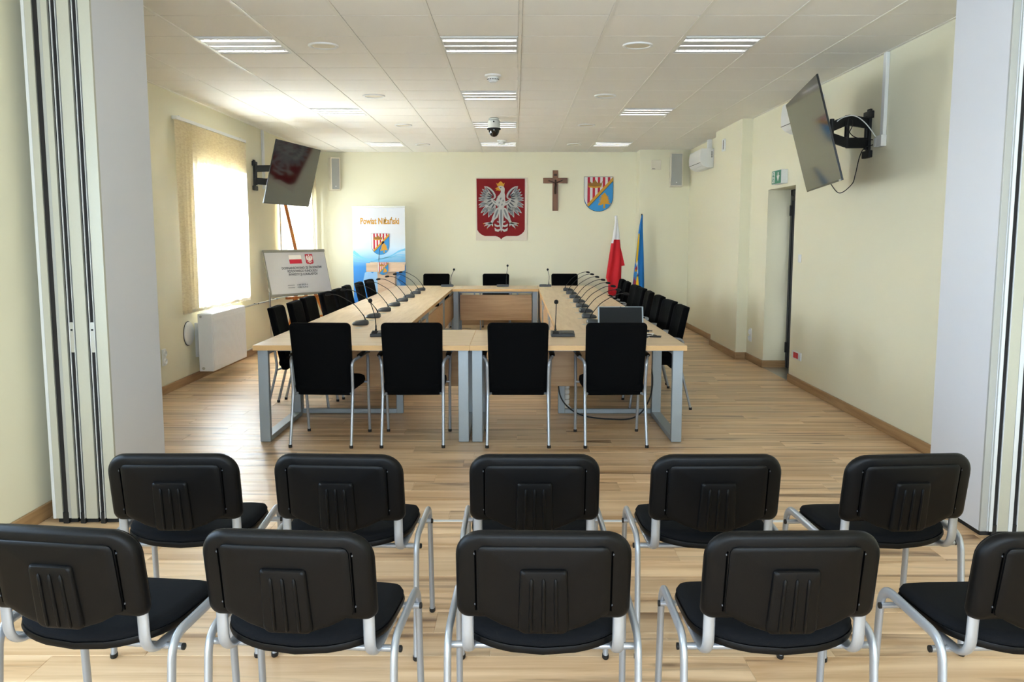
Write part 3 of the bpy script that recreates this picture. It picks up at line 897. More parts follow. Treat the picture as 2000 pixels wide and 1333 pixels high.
# ------------------------------------------------------------------ visitor chairs
def visitor_chair():
    t = thing('visitor_chair', 'black stacking chair', 'chair', (0, 0, 0), 0, 'black stacking chairs in the two front rows')
    for s in (-1, 1):
        p = fillet([(s * 0.265, -0.215, 0.012), (s * 0.264, -0.172, 0.448), (s * 0.260, 0.180, 0.462), (s * 0.263, 0.205, 0.012)], [0.065, 0.075], 8)
        MB().tube(p, 0.0165, 14, nrm=(1, 0, 0), r2=0.0105).build('leg_frame', 'silver', t, smooth=60)
        for fx, fy in ((0.265, -0.215), (0.263, 0.205)):
            MB().lathe([(0.85, 0.0), (1.0, 0.004), (1.0, 0.016)], 14).xf(Matrix.Translation((s * fx, fy, 0)) @ Matrix.Diagonal((0.0125, 0.0185, 1, 1))).build('foot_cap', 'black', t, smooth=40)
        # back support tube: from under the seat, bends up behind it
        p = fillet([(s * 0.205, 0.05, 0.408), (s * 0.205, -0.205, 0.408), (s * 0.205, -0.211, 0.55), (s * 0.200, -0.232, 0.70)], [0.07, 0.05], 8)
        MB().tube(p, 0.0105, 14, nrm=(1, 0, 0), r2=0.0165).build('back_support', 'silver', t, smooth=60)
        for yy in (-0.125, 0.165):
            MB().lathe([(0.010, -0.003), (0.010, 0.003), (0.007, 0.005)], 12, (s * 0.271, yy, 0.402), 'X').build('end_plug', 'black', t, smooth=40)
    for yy in (-0.125, 0.165):
        MB().tube([(-0.268, yy, 0.402), (0.268, yy, 0.402)], 0.010, 10).build('cross_bar', 'silver', t, smooth=60)
    # seat: rounded plan, dished, waterfall front, bowed rear edge
    def plan(sc, z, drop=1.0):
        pts = []
        n = 44
        for k in range(n):
            a = 2 * math.pi * k / n
            ca, sa = math.cos(a), math.sin(a)
            e = 0.50
            x = 0.236 * sc * math.copysign(abs(ca) ** e, ca)
            yv = math.copysign(abs(sa) ** e, sa)
            yv = 0.205 * sc * yv
            if yv < 0: yv *= 1.0 + 0.16 * (1 - (x / 0.236) ** 2)
            dip = -0.018 * (yv / 0.2) ** 2 if yv > 0 else 0.012 * (yv / 0.2) ** 2 - 0.016 * (1 - (x / 0.236) ** 2) * (yv / 0.205) ** 2
            pts.append((x, yv + 0.015, z + drop * dip + 0.012 * (x / 0.236) ** 2))
        return pts
    MB().loft([plan(0.3, 0.418), plan(0.9, 0.420), plan(0.985, 0.424), plan(1.0, 0.434), plan(0.99, 0.444)]).build('seat_shell', 'plastic', t, smooth=50)
    MB().loft([plan(0.95, 0.440), plan(0.978, 0.446), plan(0.985, 0.456), plan(0.955, 0.469), plan(0.85, 0.476), plan(0.55, 0.479), plan(0.2, 0.480)]).build('seat', 'fabric2', t, smooth=60)
    # backrest shell
    def lean(x, z, y):
        return (x, -0.232 - (z - 0.50) * 0.175 + 0.42 * x * x + y, z)
    zc = 0.665
    out = []
    def shell(scx, scz, y, base):
        return [lean(x * scx, zc + (z - zc) * scz, y) for x, z in base]
    o1 = rrect(0.2335, 0.530, 0.787, 0.075, 0.03, 8)
    MB().loft([shell(0.3, 0.3, -0.020, o1), shell(0.80, 0.70, -0.020, o1), shell(0.925, 0.87, -0.0195, o1), shell(0.965, 0.94, -0.016, o1), shell(0.99, 0.982, -0.008, o1), shell(1, 1, 0.004, o1), shell(0.985, 0.975, 0.014, o1), shell(0.94, 0.92, 0.018, o1), shell(0.3, 0.3, 0.012, o1)]).build('back_shell', 'plastic', t, smooth=50)
    MB().loft([shell(0.95, 0.93, 0.012, o1), shell(0.965, 0.95, 0.020, o1), shell(0.94, 0.92, 0.034, o1), shell(0.85, 0.82, 0.042, o1), shell(0.3, 0.3, 0.036, o1)]).build('back_cushion', 'fabric2', t, smooth=55)
    # centre panel with tongue
    pts = [(0.0, 0.497), (0.06, 0.503), (0.11, 0.520), (0.150, 0.541), (0.172, 0.553), (0.176, 0.565), (0.174, 0.735), (0.168, 0.746), (0.155, 0.751)]
    poly = pts + [(-x, z) for x, z in reversed(pts[1:])]
    def pan(poly, sc, y, cz):
        return [lean(x * sc, cz + (z - cz) * sc, y) for x, z in poly]
    pn = MB().loft([pan(poly, 0.15, -0.0275, 0.64), pan(poly, 0.35, -0.0275, 0.64), pan(poly, 0.55, -0.0275, 0.64), pan(poly, 0.75, -0.0275, 0.64), pan(poly, 0.88, -0.0275, 0.64), pan(poly, 0.97, -0.0270, 0.64), pan(poly, 0.995, -0.0245, 0.64), pan(poly, 1.0, -0.015, 0.64), pan(poly, 0.99, 0.006, 0.64)]).build('back_panel', 'plastic', t, smooth=45)
    blk = rrect(0.062, 0.500, 0.690, 0.010, 0.02, 4)
    blk = [(x * (1.0 + 0.10 * (0.69 - z) / 0.19), z) for x, z in blk]
    MB().loft([pan(blk, 0.3, -0.039, 0.60), pan(blk, 0.88, -0.039, 0.60), pan(blk, 0.95, -0.0375, 0.60), pan(blk, 1.0, -0.031, 0.60), pan(blk, 1.01, -0.022, 0.60)]).build('rib_block', 'plastic', pn, smooth=45)
    for x in (-0.031, 0.0, 0.031):
        prof = [(0.668, 0.001), (0.662, 0.005), (0.64, 0.0058), (0.56, 0.0058), (0.515, 0.0056), (0.508, 0.002)]
        MB().tube([lean(x * (1 + 0.1 * (0.69 - z) / 0.19), z, -0.0385) for z, r in prof], [r for z, r in prof], 8).build('rib', 'plastic', pn, smooth=60)
    for s in (-1, 1):
        for z in (0.727, 0.578):
            MB().lathe([(0.0028, -0.001), (0.0028, 0.002)], 8, lean(s * 0.1815, z, -0.0215), 'Y').build('screw', 'mic', pn)
        MB().tube([lean(s * 0.1795, z, -0.0205) for z in (0.560, 0.60, 0.68, 0.735)], 0.0024, 6).build('groove_shade', 'void', pn)  # black strip painted as the shade of a slot beside the panel
    return t
vis = visitor_chair()
vf = [True]
for k, (x, y, a) in enumerate(((-1.225, 3.29, 1), (-0.617, 3.285, -3), (0.070, 3.285, 0), (0.713, 3.285, 1), (1.380, 3.29, 5))):
    put_chair(vis, x, y, R(a), 'black stacking chair in the farther visitor row, %s from the left' % ORD[k], vf)
for k, (x, y, a) in enumerate(((-1.185, 2.50, -8), (-0.580, 2.475, -5), (0.080, 2.475, -1), (0.728, 2.475, 1), (1.425, 2.475, 4))):
    put_chair(vis, x, y, R(a), 'black stacking chair in the row closest to the camera, %s from the left' % ORD[k], vf)

# ------------------------------------------------------------------ microphones
def goose_mic():
    """seat microphone: base and gooseneck leaning towards local -X (the speaker)"""
    t = thing('desk_microphone', 'graphite gooseneck microphone', 'microphone', (0, 0, TZ), 0, 'gooseneck microphones in front of the side rows')
    def oval(sx, sy, cx, z):
        return [(cx + sx * math.cos(R(a)), sy * math.sin(R(a)), z + (0.006 * math.cos(R(a)) * sx / 0.07 if z > 0.012 else 0)) for a in range(0, 360, 20)]
    MB().loft([oval(0.070, 0.054, 0, 0.001), oval(0.077, 0.060, 0, 0.009), oval(0.077, 0.060, 0.001, 0.018), oval(0.070, 0.053, 0.006, 0.032), oval(0.052, 0.040, 0.016, 0.043), oval(0.028, 0.024, 0.026, 0.048), oval(0.008, 0.008, 0.03, 0.049)]).build('base', 'mic', t, smooth=50)
    MB().box((0, 0, 0), (0.018, 0.024, 0.003), Matrix.Rotation(R(-18), 3, 'Y')).xf(Matrix.Translation((-0.034, 0, 0.0375))).build('talk_button', 'micpanel', t)
    path = catmull([(0.046, 0, 0.035), (0.040, 0, 0.070), (0.018, 0, 0.105), (-0.05, 0, 0.185), (-0.12, 0, 0.232), (-0.19, 0, 0.268), (-0.235, 0, 0.279), (-0.262, 0, 0.280)], 5)
    MB().tube(path, [0.0052 if i < 10 else 0.0036 for i in range(len(path))], 8).build('gooseneck', 'black', t, smooth=60)
    hp = [(-0.258, 0.2802), (-0.268, 0.2800), (-0.285, 0.2785), (-0.305, 0.275), (-0.314, 0.273)]
    MB().tube([(x, 0, z) for x, z in hp], [0.006, 0.0115, 0.013, 0.012, 0.004], 12).build('mic_head', 'foam', t, smooth=60)
    MB().lathe([(0.0085, 0), (0.0095, 0.01), (0.0065, 0.022)], 12, (0.046, 0, 0.036)).build('collar', 'black', t, smooth=50)
    return t
mp = goose_mic()
mf = [True]
def put_mic(x, y, rz, label):
    o = mp if mf[0] else copy_tree(mp)
    mf[0] = False
    o.location = (x, y, TZ); o.rotation_euler = (0, 0, rz); o['label'] = label
for k, (x, y) in enumerate(micsL):
    put_mic(x, y, R(4 * math.sin(k * 2.0)), 'gooseneck microphone on the left row of tables, %s from the front' % ORD[k])
for k, (x, y) in enumerate(micsR):
    put_mic(x, y, R(180 + 4 * math.sin(k * 1.4)), 'gooseneck microphone on the right row of tables, %s from the front' % ORD[k])

def console(x, y, rz, label, stem, width=0.19, mir=1):
    t = thing('console_microphone', label, 'microphone', (x, y, TZ), rz, 'console microphones on the end tables')
    w = width / 2
    prof = [(-0.065, 0.001), (-0.068, 0.012), (-0.06, 0.022), (0.055, 0.040), (0.066, 0.036), (0.066, 0.001)]
    MB().loft([[(s * w, yy, zz) for yy, zz in prof] for s in (-1, 1)]).build('base', 'mic', t, bevel=0.003)
    rot = Matrix.Rotation(R(9), 3, 'X')
    MB().box((mir * width * 0.16, 0.0, 0.0345), (width * 0.52, 0.085, 0.003), rot).build('control_panel', 'micpanel', t)
    MB().box((-mir * width * 0.30, -0.01, 0.0325), (width * 0.26, 0.07, 0.003), rot).build('speaker_mesh', 'foam', t)
    sx = -mir * width * 0.30
    path = catmull([(sx, 0.045, 0.038)] + [(sx + dx, 0.045, z) for dx, z in stem], 5)
    MB().tube(path, [0.0062 if i < 5 else 0.0038 for i in range(len(path))], 8).build('gooseneck', 'black', t, smooth=60)
    hx, hz = stem[-1]
    b = MB().lathe([(0.002, -0.018), (0.013, -0.014), (0.0185, 0.0), (0.014, 0.014), (0.003, 0.019)], 14, (sx + hx, 0.045, hz + 0.008))
    b.build('mic_head', 'foam', t, smooth=60)
    MB().lathe([(0.009, 0), (0.009, 0.02)], 10, (sx, 0.045, 0.034)).build('collar', 'black', t, smooth=50)
console(-1.085, 7.02, 0, 'console microphone at the near left table, half behind a chair back', [(0.0, 0.09), (-0.010, 0.17), (-0.042, 0.275)], 0.16)
console(0.385, 7.02, 0, 'wide console microphone standing free on the near right table', [(0.0, 0.09), (0.004, 0.17), (0.006, 0.265)])
console(-1.09, 14.05, R(180), 'console microphone on the far end of the left table row', [(0.0, 0.09), (-0.01, 0.17), (-0.055, 0.268)])
console(-0.197, 14.05, R(180), 'console microphone with the tallest neck on the far middle table', [(0.0, 0.12), (-0.008, 0.22), (-0.02, 0.33)])
console(0.485, 14.05, R(180), 'console microphone on the far end of the right table row', [(0.0, 0.09), (-0.004, 0.17), (0.02, 0.268)], mir=1)

# ------------------------------------------------------------------ laptop and small things on the near right table
t = thing('laptop', 'open dark grey laptop behind the rightmost near chair', 'laptop', (0.868, 7.10, TZ), 0)
MB().span(-0.187, 0.187, -0.235, 0.02, 0.003, 0.020).build('base', 'mic', t, bevel=0.003)
MB().span(-0.17, 0.17, -0.13, 0.005, 0.0195, 0.0212).build('keyboard', 'black', t)
lid = MB().box((0, 0, 0.11), (0.374, 0.007, 0.225)).xf(Matrix.Translation((0, 0.022, 0.012)) @ Matrix.Rotation(R(-14), 4, 'X')).build('lid', 'greymetal', t, bevel=0.002, seg=1)
MB().box((0, -0.0042, 0.118), (0.350, 0.001, 0.196)).xf(Matrix.Translation((0, 0.022, 0.012)) @ Matrix.Rotation(R(-14), 4, 'X')).build('display', 'lapscreen', lid)
MB().box((0, -0.0045, 0.2185), (0.012, 0.0015, 0.004)).xf(Matrix.Translation((0, 0.022, 0.012)) @ Matrix.Rotation(R(-14), 4, 'X')).build('webcam', 'black', lid)
t = thing('phone', 'small black phone lying on the near right table corner', 'phone', (1.125, 6.95, TZ), R(-14))
MB().span(-0.045, 0.045, -0.03, 0.03, 0.0005, 0.011).build('body', 'blackgloss', t, bevel=0.003)
MB().span(-0.036, 0.036, -0.025, 0.02, 0.011, 0.0115).build('key_field', 'lapscreen', t)
tag(MB().tube(catmull([(0.995, 7.10, 0.757), (1.08, 7.14, 0.757), (1.13, 7.10, 0.762), (1.10, 7.02, 0.757), (1.03, 7.0, 0.757), (1.0, 7.05, 0.757)], 6), 0.0042, 8).build('cable', 'white', smooth=60), 'white cable curled beside the laptop', 'cable')
tag(MB().tube(catmull([(1.02, 6.96, 0.756), (1.09, 6.97, 0.756), (1.14, 7.0, 0.758), (1.10, 7.08, 0.757), (1.02, 7.12, 0.757)], 6), 0.004, 8).build('cable', 'black', smooth=60), 'black cable looped between laptop and phone', 'cable')
t = thing('adapter_plug', 'small black adapter lying right of the laptop screen', 'adapter', (1.10, 7.33, TZ), R(8))
MB().span(-0.03, 0.03, -0.016, 0.016, 0.0005, 0.018).build('body', 'black', t, bevel=0.003)
MB().tube([(0.03, 0, 0.009), (0.06, 0, 0.008)], 0.004, 8).build('strain_relief', 'black', t)
# under the table
t = thing('cable_spine', 'white jointed cable spine hanging under the near right table', 'cable guide', (0.462, 7.71, 0))
for k in range(14):
    z = 0.06 + k * 0.046
    MB().lathe([(0.020, 0), (0.026, 0.006), (0.026, 0.032), (0.020, 0.040)], 12, (0.0, 0, z)).build('link', 'white', t, smooth=30)
MB().lathe([(0.055, 0.001), (0.055, 0.012), (0.02, 0.05), (0.012, 0.07)], 16).build('foot', 'white', t, smooth=40)
tag(MB().tube(catmull([(0.36, 7.42, 0.70), (0.37, 7.45, 0.40), (0.40, 7.46, 0.16), (0.55, 7.40, 0.03), (0.80, 7.30, 0.008), (1.02, 7.28, 0.03), (1.14, 7.30, 0.18), (1.165, 7.32, 0.38), (1.10, 7.32, 0.55), (1.0, 7.32, 0.70)], 8), 0.006, 8).build('cable', 'black', smooth=60), 'black cable drooping to the floor under the near right table', 'cable')

# ------------------------------------------------------------------ wall screens
def screen(loc, a, b_, g, wall_pt, label, side):
    mt = Matrix.Translation(loc) @ Matrix.Rotation(a, 4, 'Z') @ Matrix.Rotation(b_, 4, 'X') @ Matrix.Rotation(g, 4, 'Y')
    t = thing('wall_screen', label, 'television')
    t.matrix_world = mt
    w, h = 0.712, 0.40
    MB().span(-w, w, 0.002, 0.014, -h, h).build('frame', 'blackgloss', t, bevel=0.002, seg=1)
    MB().span(-w + 0.006, w - 0.006, -0.0005, 0.002, -h + 0.012, h - 0.006).build('display', 'screen', t)
    MB().span(-0.45, 0.45, 0.014, 0.062, -0.30, 0.14).build('back_cover', 'plastic', t, bevel=0.008)
    if side > 0: MB().span(w - 0.09, w - 0.03, -0.002, 0.0, -h + 0.0, -h + 0.012).build('badge', 'alu', t)
    # bracket on the back (parts of the mount)
    m = thing('screen_mount', 'black folding wall arm behind the ' + ('right' if side > 0 else 'left') + ' wall screen', 'wall mount', wall_pt)
    inv = Matrix.Translation(Vector(wall_pt)).inverted()
    c = inv @ (mt @ Vector((0, 0.115, 0)))
    s = side
    MB().span(-s * 0.0, -s * 0.022, -0.03, 0.03, -0.20, 0.20).build('wall_plate', 'black', m, bevel=0.003)
    for z in (-0.17, 0.15):
        MB().span(0, -s * 0.035, -0.075, 0.075, z - 0.03, z + 0.03).build('plate_foot', 'black', m, bevel=0.006)
    el = Vector((-s * 0.23, -0.10 * s, 0))
    for z in (0.085, -0.075):
        MB().bar((-s * 0.02, 0, z), (el.x, el.y, z * 1.15), 0.035, 0.085).build('arm', 'black', m, bevel=0.006)
        MB().bar((el.x, el.y, z * 1.15), (c.x + s * 0.05, c.y, c.z * 0.3 + z * 0.55), 0.032, 0.075).build('arm', 'black', m, bevel=0.006)
    MB().tube([(el.x, el.y, -0.12), (el.x, el.y, 0.135)], 0.020, 12).build('pivot', 'black', m, smooth=60)
    MB().tube([(-s * 0.03, 0, -0.13), (-s * 0.03, 0, 0.14)], 0.018, 12).build('pivot', 'black', m, smooth=60)
    MB().tube([(c.x + s * 0.05, c.y, -0.11), (c.x + s * 0.05, c.y, 0.10)], 0.018, 12).build('pivot', 'black', m, smooth=60)
    MB().bar((c.x + s * 0.05, c.y, c.z * 0.3), c + Vector((-s * 0.028, 0, 0)), 0.07, 0.07).build('tilt_head', 'black', m, bevel=0.006)
    hb = MB().span(-0.20, 0.20, 0.066, 0.080, -0.06, 0.06)
    for xx in (-0.2, 0.2): hb.span(xx - 0.015, xx + 0.015, 0.064, 0.085, -0.22, 0.22)
    hb.xf(inv @ mt).build('screen_bracket', 'black', m, bevel=0.002, seg=1)
    return t, mt
tvr, mtr = screen((2.415, 7.279, 2.341), -1.715, 0.267, -0.012, (XR, 7.42, 2.40), 'large dark screen on a wall arm at the right, above the door side', 1)
tvl, mtl = screen((-2.894, 11.581, 2.348), 1.409, 0.250, -0.001, (XL, 11.75, 2.36), 'dark screen on a wall arm at the left beside the blind', -1)
# trunking and cables by the right screen
def trunk(name, x0, x1, y0, y1, z0, z1, label, cat='cable duct'):
    return tag(MB().span(x0, x1, y0, y1, z0, z1).build(name, 'white', bevel=0.003, seg=1), label, cat)
trunk('cable_duct', XR - 0.03, XR - 0.001, 7.09, 7.15, 2.35, 2.995, 'white vertical cable duct above the socket by the right screen')
trunk('cable_duct', XL + 0.001, XL + 0.03, 12.14, 12.20, 2.20, 2.995, 'grey white cable duct on the wall behind the left screen')
t = thing('wall_socket', 'white socket box on the wall beside the right screen arm', 'socket', (XR, 7.13, 2.31), R(-90), 'wall sockets')
MB().span(-0.05, 0.05, -0.045, -0.001, -0.045, 0.045).build('box', 'white', t, bevel=0.004)
MB().span(-0.10, -0.05, -0.045, -0.006, -0.04, 0.035).build('plug', 'white', t, bevel=0.006)
def wcable(pts, r, m, label):
    tag(MB().tube(catmull(pts, 8), r, 6).build('cable', m, smooth=60), label, 'cable')
wcable([(2.90, 7.23, 2.29), (2.86, 7.30, 2.27), (2.84, 7.34, 2.20), (2.82, 7.36, 2.06), (2.80, 7.38, 1.98), (2.76, 7.55, 1.92), (2.72, 7.72, 2.04), (2.68, 7.80, 2.07), (2.62, 7.78, 2.06)], 0.004, 'black', 'black power cable hanging below the right screen arm')
wcable([(2.90, 7.23, 2.33), (2.82, 7.26, 2.34), (2.74, 7.26, 2.37), (2.68, 7.26, 2.46), (2.71, 7.27, 2.51), (2.75, 7.27, 2.47), (2.70, 7.28, 2.36), (2.62, 7.30, 2.33), (2.55, 7.32, 2.33)], 0.004, 'seal', 'grey cable looped over the right screen arm')
wcable([(2.91, 7.20, 2.35), (2.83, 7.22, 2.46), (2.74, 7.23, 2.52), (2.64, 7.25, 2.50), (2.58, 7.30, 2.42), (2.55, 7.38, 2.28), (2.57, 7.42, 2.14)], 0.0045, 'white', 'white cable arched over the right screen arm')

# ------------------------------------------------------------------ coats of arms
def mapper(x0, x1, y0, y1, w, h):
    return lambda p: ((p[0] - (x0 + x1) / 2) / (x1 - x0) * w, ((y0 + y1) / 2 - p[1]) / (y1 - y0) * h)
def county_shield(parent, w, y=0.0, dep=0.012, st=0.0012, prefix=True):
    """county coat of arms, facing -Y, centred on the parent's XZ origin at depth y"""
    h = w * 1.19
    f = mapper(170, 1050, 185, 1230, w, h)
    P = lambda pts: [f(p) for p in pts]
    arc = [(610 + 440 * math.cos(R(a)), 800 + 430 * math.sin(R(a))) for a in range(0, 181, 12)]
    outline = [(170, 185), (1050, 185)] + arc
    big = [((x - 610) * 1.022 + 610, (yy - 700) * 1.018 + 700) for x, yy in outline]
    pl = MB().prism(P(big), y, y + dep).build('shield_board', 'ink', parent)
    MB().prism(P(outline), y - st, y).build('blue_field', 'blue', parent)
    up = lambda x: 185 + (1050 - x) * 1.056
    MB().prism(P([(170, 185), (1050, 185), (253, up(253)), (215, 960), (185, 880), (170, 800)]), y - 2 * st, y - st).build('white_field', 'printwhite', parent)
    for a, b_ in ((266, 345), (424, 500), (580, 656), (735, 811), (890, 966)):
        MB().prism(P([(a, 190), (b_, 190), (b_, up(b_)), (a, min(up(a), 1000))]), y - 3 * st, y - 2 * st).build('red_stripe', 'stripe', parent)
    MB().prism(P([(1050, 188), (1050, 310), (300, 1092), (250, 1025)]), y - 3.5 * st, y - 2 * st).build('gold_bend', 'gold', parent)
    MB().prism(P([(1050, 305), (1050, 322), (310, 1098), (298, 1088)]), y - 3.6 * st, y - 2 * st).build('bend_outline', 'ink', parent)
    crown = [(300, 500), (268, 330), (320, 395), (360, 325), (400, 380), (450, 330), (500, 262), (545, 330), (590, 380), (640, 320), (680, 390), (735, 300), (690, 500), (500, 522)]
    MB().prism(P(crown), y - 4.5 * st, y - 3 * st).build('crown', 'golddark', parent)
    MB().prism(P([(300, 500), (292, 455), (500, 478), (700, 455), (690, 500), (500, 522)]), y - 5 * st, y - 4 * st).build('crown_band', 'gold', parent)
    tree = [(790, 660), (838, 700), (870, 765), (920, 750), (880, 800), (935, 800), (890, 850), (950, 855), (900, 905), (965, 915), (910, 955), (980, 985), (985, 1015), (880, 1010), (820, 1000), (812, 1080), (830, 1140), (750, 1140), (765, 1080), (760, 1000), (690, 1040), (595, 1045), (615, 990), (680, 965), (605, 955), (690, 915), (610, 900), (700, 865), (625, 850), (710, 815), (640, 800), (720, 770), (665, 755), (735, 720)]
    MB().prism(P(tree), y - 4.5 * st, y - st).build('spruce', 'gold', parent)
    return h
def leaf(root, tip, w, bend=0.0, n=7):
    r, t_ = Vector(root), Vector(tip)
    d_ = t_ - r; nn = Vector((-d_.y, d_.x)).normalized()
    A, B = [], []
    for k in range(n + 1):
        u = k / n
        c = r + d_ * u + nn * (bend * math.sin(math.pi * u))
        hw = w * 0.5 * (math.sin(math.pi * min(1, 0.18 + 0.82 * u) ** 1.0) ** 0.75 if u < 1 else 0)
        A.append(c + nn * hw); B.append(c - nn * hw)
    return [(p.x, p.y) for p in A] + [(p.x, p.y) for p in reversed(B[:-1])]
def stroke(pts, ws):
    P = [Vector(p) for p in pts]; A, B = [], []
    for i, p in enumerate(P):
        d_ = (P[min(i + 1, len(P) - 1)] - P[max(i - 1, 0)]).normalized(); nn = Vector((-d_.y, d_.x))
        A.append(p + nn * ws[i] / 2); B.append(p - nn * ws[i] / 2)
    return [(p.x, p.y) for p in A] + [(p.x, p.y) for p in reversed(B)]
def eagle(parent, f, y, st, simple=False, white='feather', grey='feathergrey', dark='featherdark', gold='gold'):
    P = lambda pts: [f(p) for p in pts]
    mir = lambda pts: [(1062 - x, yy) for x, yy in pts]
    feathers = [((330, 430), (205, 240), 62), ((320, 430), (158, 285), 58), ((310, 440), (132, 340), 56), ((305, 450), (108, 395), 54), ((300, 470), (82, 460), 56), ((300, 490), (80, 505), 50), ((310, 520), (84, 595), 62), ((320, 540), (92, 642), 50),
                ((330, 560), (128, 750), 70), ((350, 580), (172, 800), 62), ((365, 590), (280, 836), 74), ((390, 600), (330, 795), 56), ((410, 600), (372, 745), 50)]
    coverts = [((350, 420), (250, 350), 50), ((340, 440), (225, 415), 50), ((340, 470), (215, 480), 50), ((350, 500), (225, 555), 54), ((370, 540), (250, 640), 56), ((400, 570), (320, 690), 56)]
    hd = []
    for side in (0, 1):
        mm = mir if side else (lambda p: p)
        nm = 'right' if side else 'left'
        b1, b2, b3, b4 = MB(), MB(), MB(), MB()
        for r_, t_, w in feathers:
            b1.prism(P(mm(leaf(r_, t_, w))), y - st, y)
            if not simple:
                rr = (r_[0] * 0.55 + t_[0] * 0.45, r_[1] * 0.55 + t_[1] * 0.45)
                tt = (r_[0] * 0.12 + t_[0] * 0.88, r_[1] * 0.12 + t_[1] * 0.88)
                b2.prism(P(mm(leaf(rr, tt, w * 0.62))), y - 1.6 * st, y - st)
        if not simple:
            for r_, t_, w in coverts:
                b3.prism(P(mm(leaf(r_, t_, w))), y - 2.4 * st, y - st)
                b4.prism(P(mm(leaf(r_, (r_[0] * 0.2 + t_[0] * 0.8, r_[1] * 0.2 + t_[1] * 0.8), w * 0.5))), y - 3 * st, y - 2.4 * st)
        arc = [(200, 238), (262, 252), (320, 288), (372, 340), (405, 395), (412, 440), (392, 470), (362, 462)]
        b5 = MB().prism(P(mm(stroke(arc, [8, 26, 32, 34, 34, 32, 26, 10]))), y - 3.2 * st, y)
        arm = [(340, 470), (375, 520), (430, 560), (490, 575)]
        b5.prism(P(mm(stroke(arm, [30, 55, 70, 80]))), y - 3.2 * st, y)
        b1.build('wing_feathers', white, parent)
        if not simple:
            b2.build('feather_shading', grey, parent)
            b3.build('covert_feathers', white, parent)
            b4.build('covert_shading', dark, parent)
            MB().prism(P(mm(stroke([(235, 262), (300, 300), (350, 350), (378, 400), (378, 440)], [4, 14, 18, 16, 4]))), y - 3.8 * st, y - 3.2 * st).prism(P(mm(stroke([(365, 500), (410, 540), (470, 560)], [4, 14, 6]))), y - 3.8 * st, y - 3.2 * st).build('wing_shading', dark, parent)
        b5.build('wing_arm', white, parent)
        lg = MB().prism(P(mm([(488, 640), (430, 660), (398, 720), (385, 770), (358, 825), (345, 880), (318, 930), (345, 955), (372, 930), (400, 880), (432, 858), (462, 830), (482, 760), (496, 690)])), y - 2.5 * st, y)
        for tip in ((190, 945), (200, 990), (252, 1038), (365, 1000)):
            lg.prism(P(mm(leaf((345, 935), tip, 34))), y - 2.5 * st, y)
        lg.build('leg_and_talons', white, parent)
        if not simple:
            MB().prism(P(mm(leaf((470, 680), (400, 850), 34))), y - 3 * st, y - 2.5 * st).build('leg_shading', grey, parent)
            g = MB()
            for tip in ((186, 955), (205, 1005), (256, 1052), (362, 1004)):
                g.prism(P(mm([(tip[0] - 9, tip[1] - 12), (tip[0] + 12, tip[1] - 8), (tip[0], tip[1] + 8)])), y - 3.2 * st, y)
            g.build('claws', gold, parent)
        tl = MB()
        for pts, ws in (([(515, 905), (480, 920), (458, 912), (450, 898)], [20, 24, 20, 6]), ([(515, 990), (460, 1000), (420, 985), (402, 955)], [24, 36, 40, 12]), ([(520, 1060), (470, 1085), (425, 1075), (405, 1030)], [24, 44, 44, 10])):
            tl.prism(P(mm(stroke(pts, ws))), y - 2.8 * st, y)
        tl.build('tail_curl', white, parent)
    MB().prism(P(leaf((531, 600), (531, 1118), 96)), y - 3 * st, y).build('tail', white, parent)
    if not simple:
        MB().prism(P(leaf((531, 680), (531, 1070), 40)), y - 3.5 * st, y - 3 * st).build('tail_shading', grey, parent)
    body = [(468, 245), (520, 224), (580, 240), (602, 285), (596, 360), (612, 420), (606, 470), (618, 520), (602, 600), (575, 660), (487, 660), (446, 600), (424, 535), (446, 470), (470, 425), (505, 385), (528, 345), (520, 310), (480, 300)]
    MB().prism(P(body), y - 4 * st, y).build('body', white, parent)
    if not simple:
        sh = MB()
        for k in range(22):
            rx, ry = 455 + (k * 53) % 130, 430 + (k * 37) % 190
            sh.prism(P(leaf((rx, ry), (rx + 6, ry + 34), 12)), y - 4.4 * st, y - 4 * st)
        sh.build('breast_shading', grey, parent)
        MB().prism(P([(505, 258), (530, 252), (540, 262), (518, 270)]), y - 4.6 * st, y - 4 * st).build('eye', dark, parent)
    MB().prism(P([(492, 258), (455, 258), (412, 282), (445, 290), (424, 318), (470, 312), (500, 326), (528, 310), (512, 292), (494, 290)]), y - 4.6 * st, y).build('beak', gold, parent)
    MB().prism(P([(434, 166), (470, 192), (492, 160), (522, 142), (552, 160), (572, 192), (604, 166), (582, 236), (520, 226), (462, 238)]), y - 4.6 * st, y).build('crown', gold, parent)

t = thing('eagle_tapestry', 'cream tapestry with a crowned white eagle on a red shield, on the back wall', 'tapestry', (-0.235, YB, 2.025))
f = mapper(35, 1045, 70, 1275, 0.898, 1.084)
MB().span(-0.449, 0.449, -0.014, -0.001, -0.542, 0.542).build('cloth', 'tapcream', t, bevel=0.003)
sh_ = [(50, 90), (995, 90), (995, 1060), (975, 1105), (930, 1150), (880, 1178), (840, 1190), (640, 1190), (590, 1205), (550, 1230), (532, 1255), (512, 1230), (470, 1205), (420, 1190), (215, 1190), (150, 1165), (95, 1120), (62, 1070)]
MB().prism([f(p) for p in sh_], -0.016, -0.013).build('red_shield', 'tapred', t)
eagle(t, f, -0.016, 0.0018)

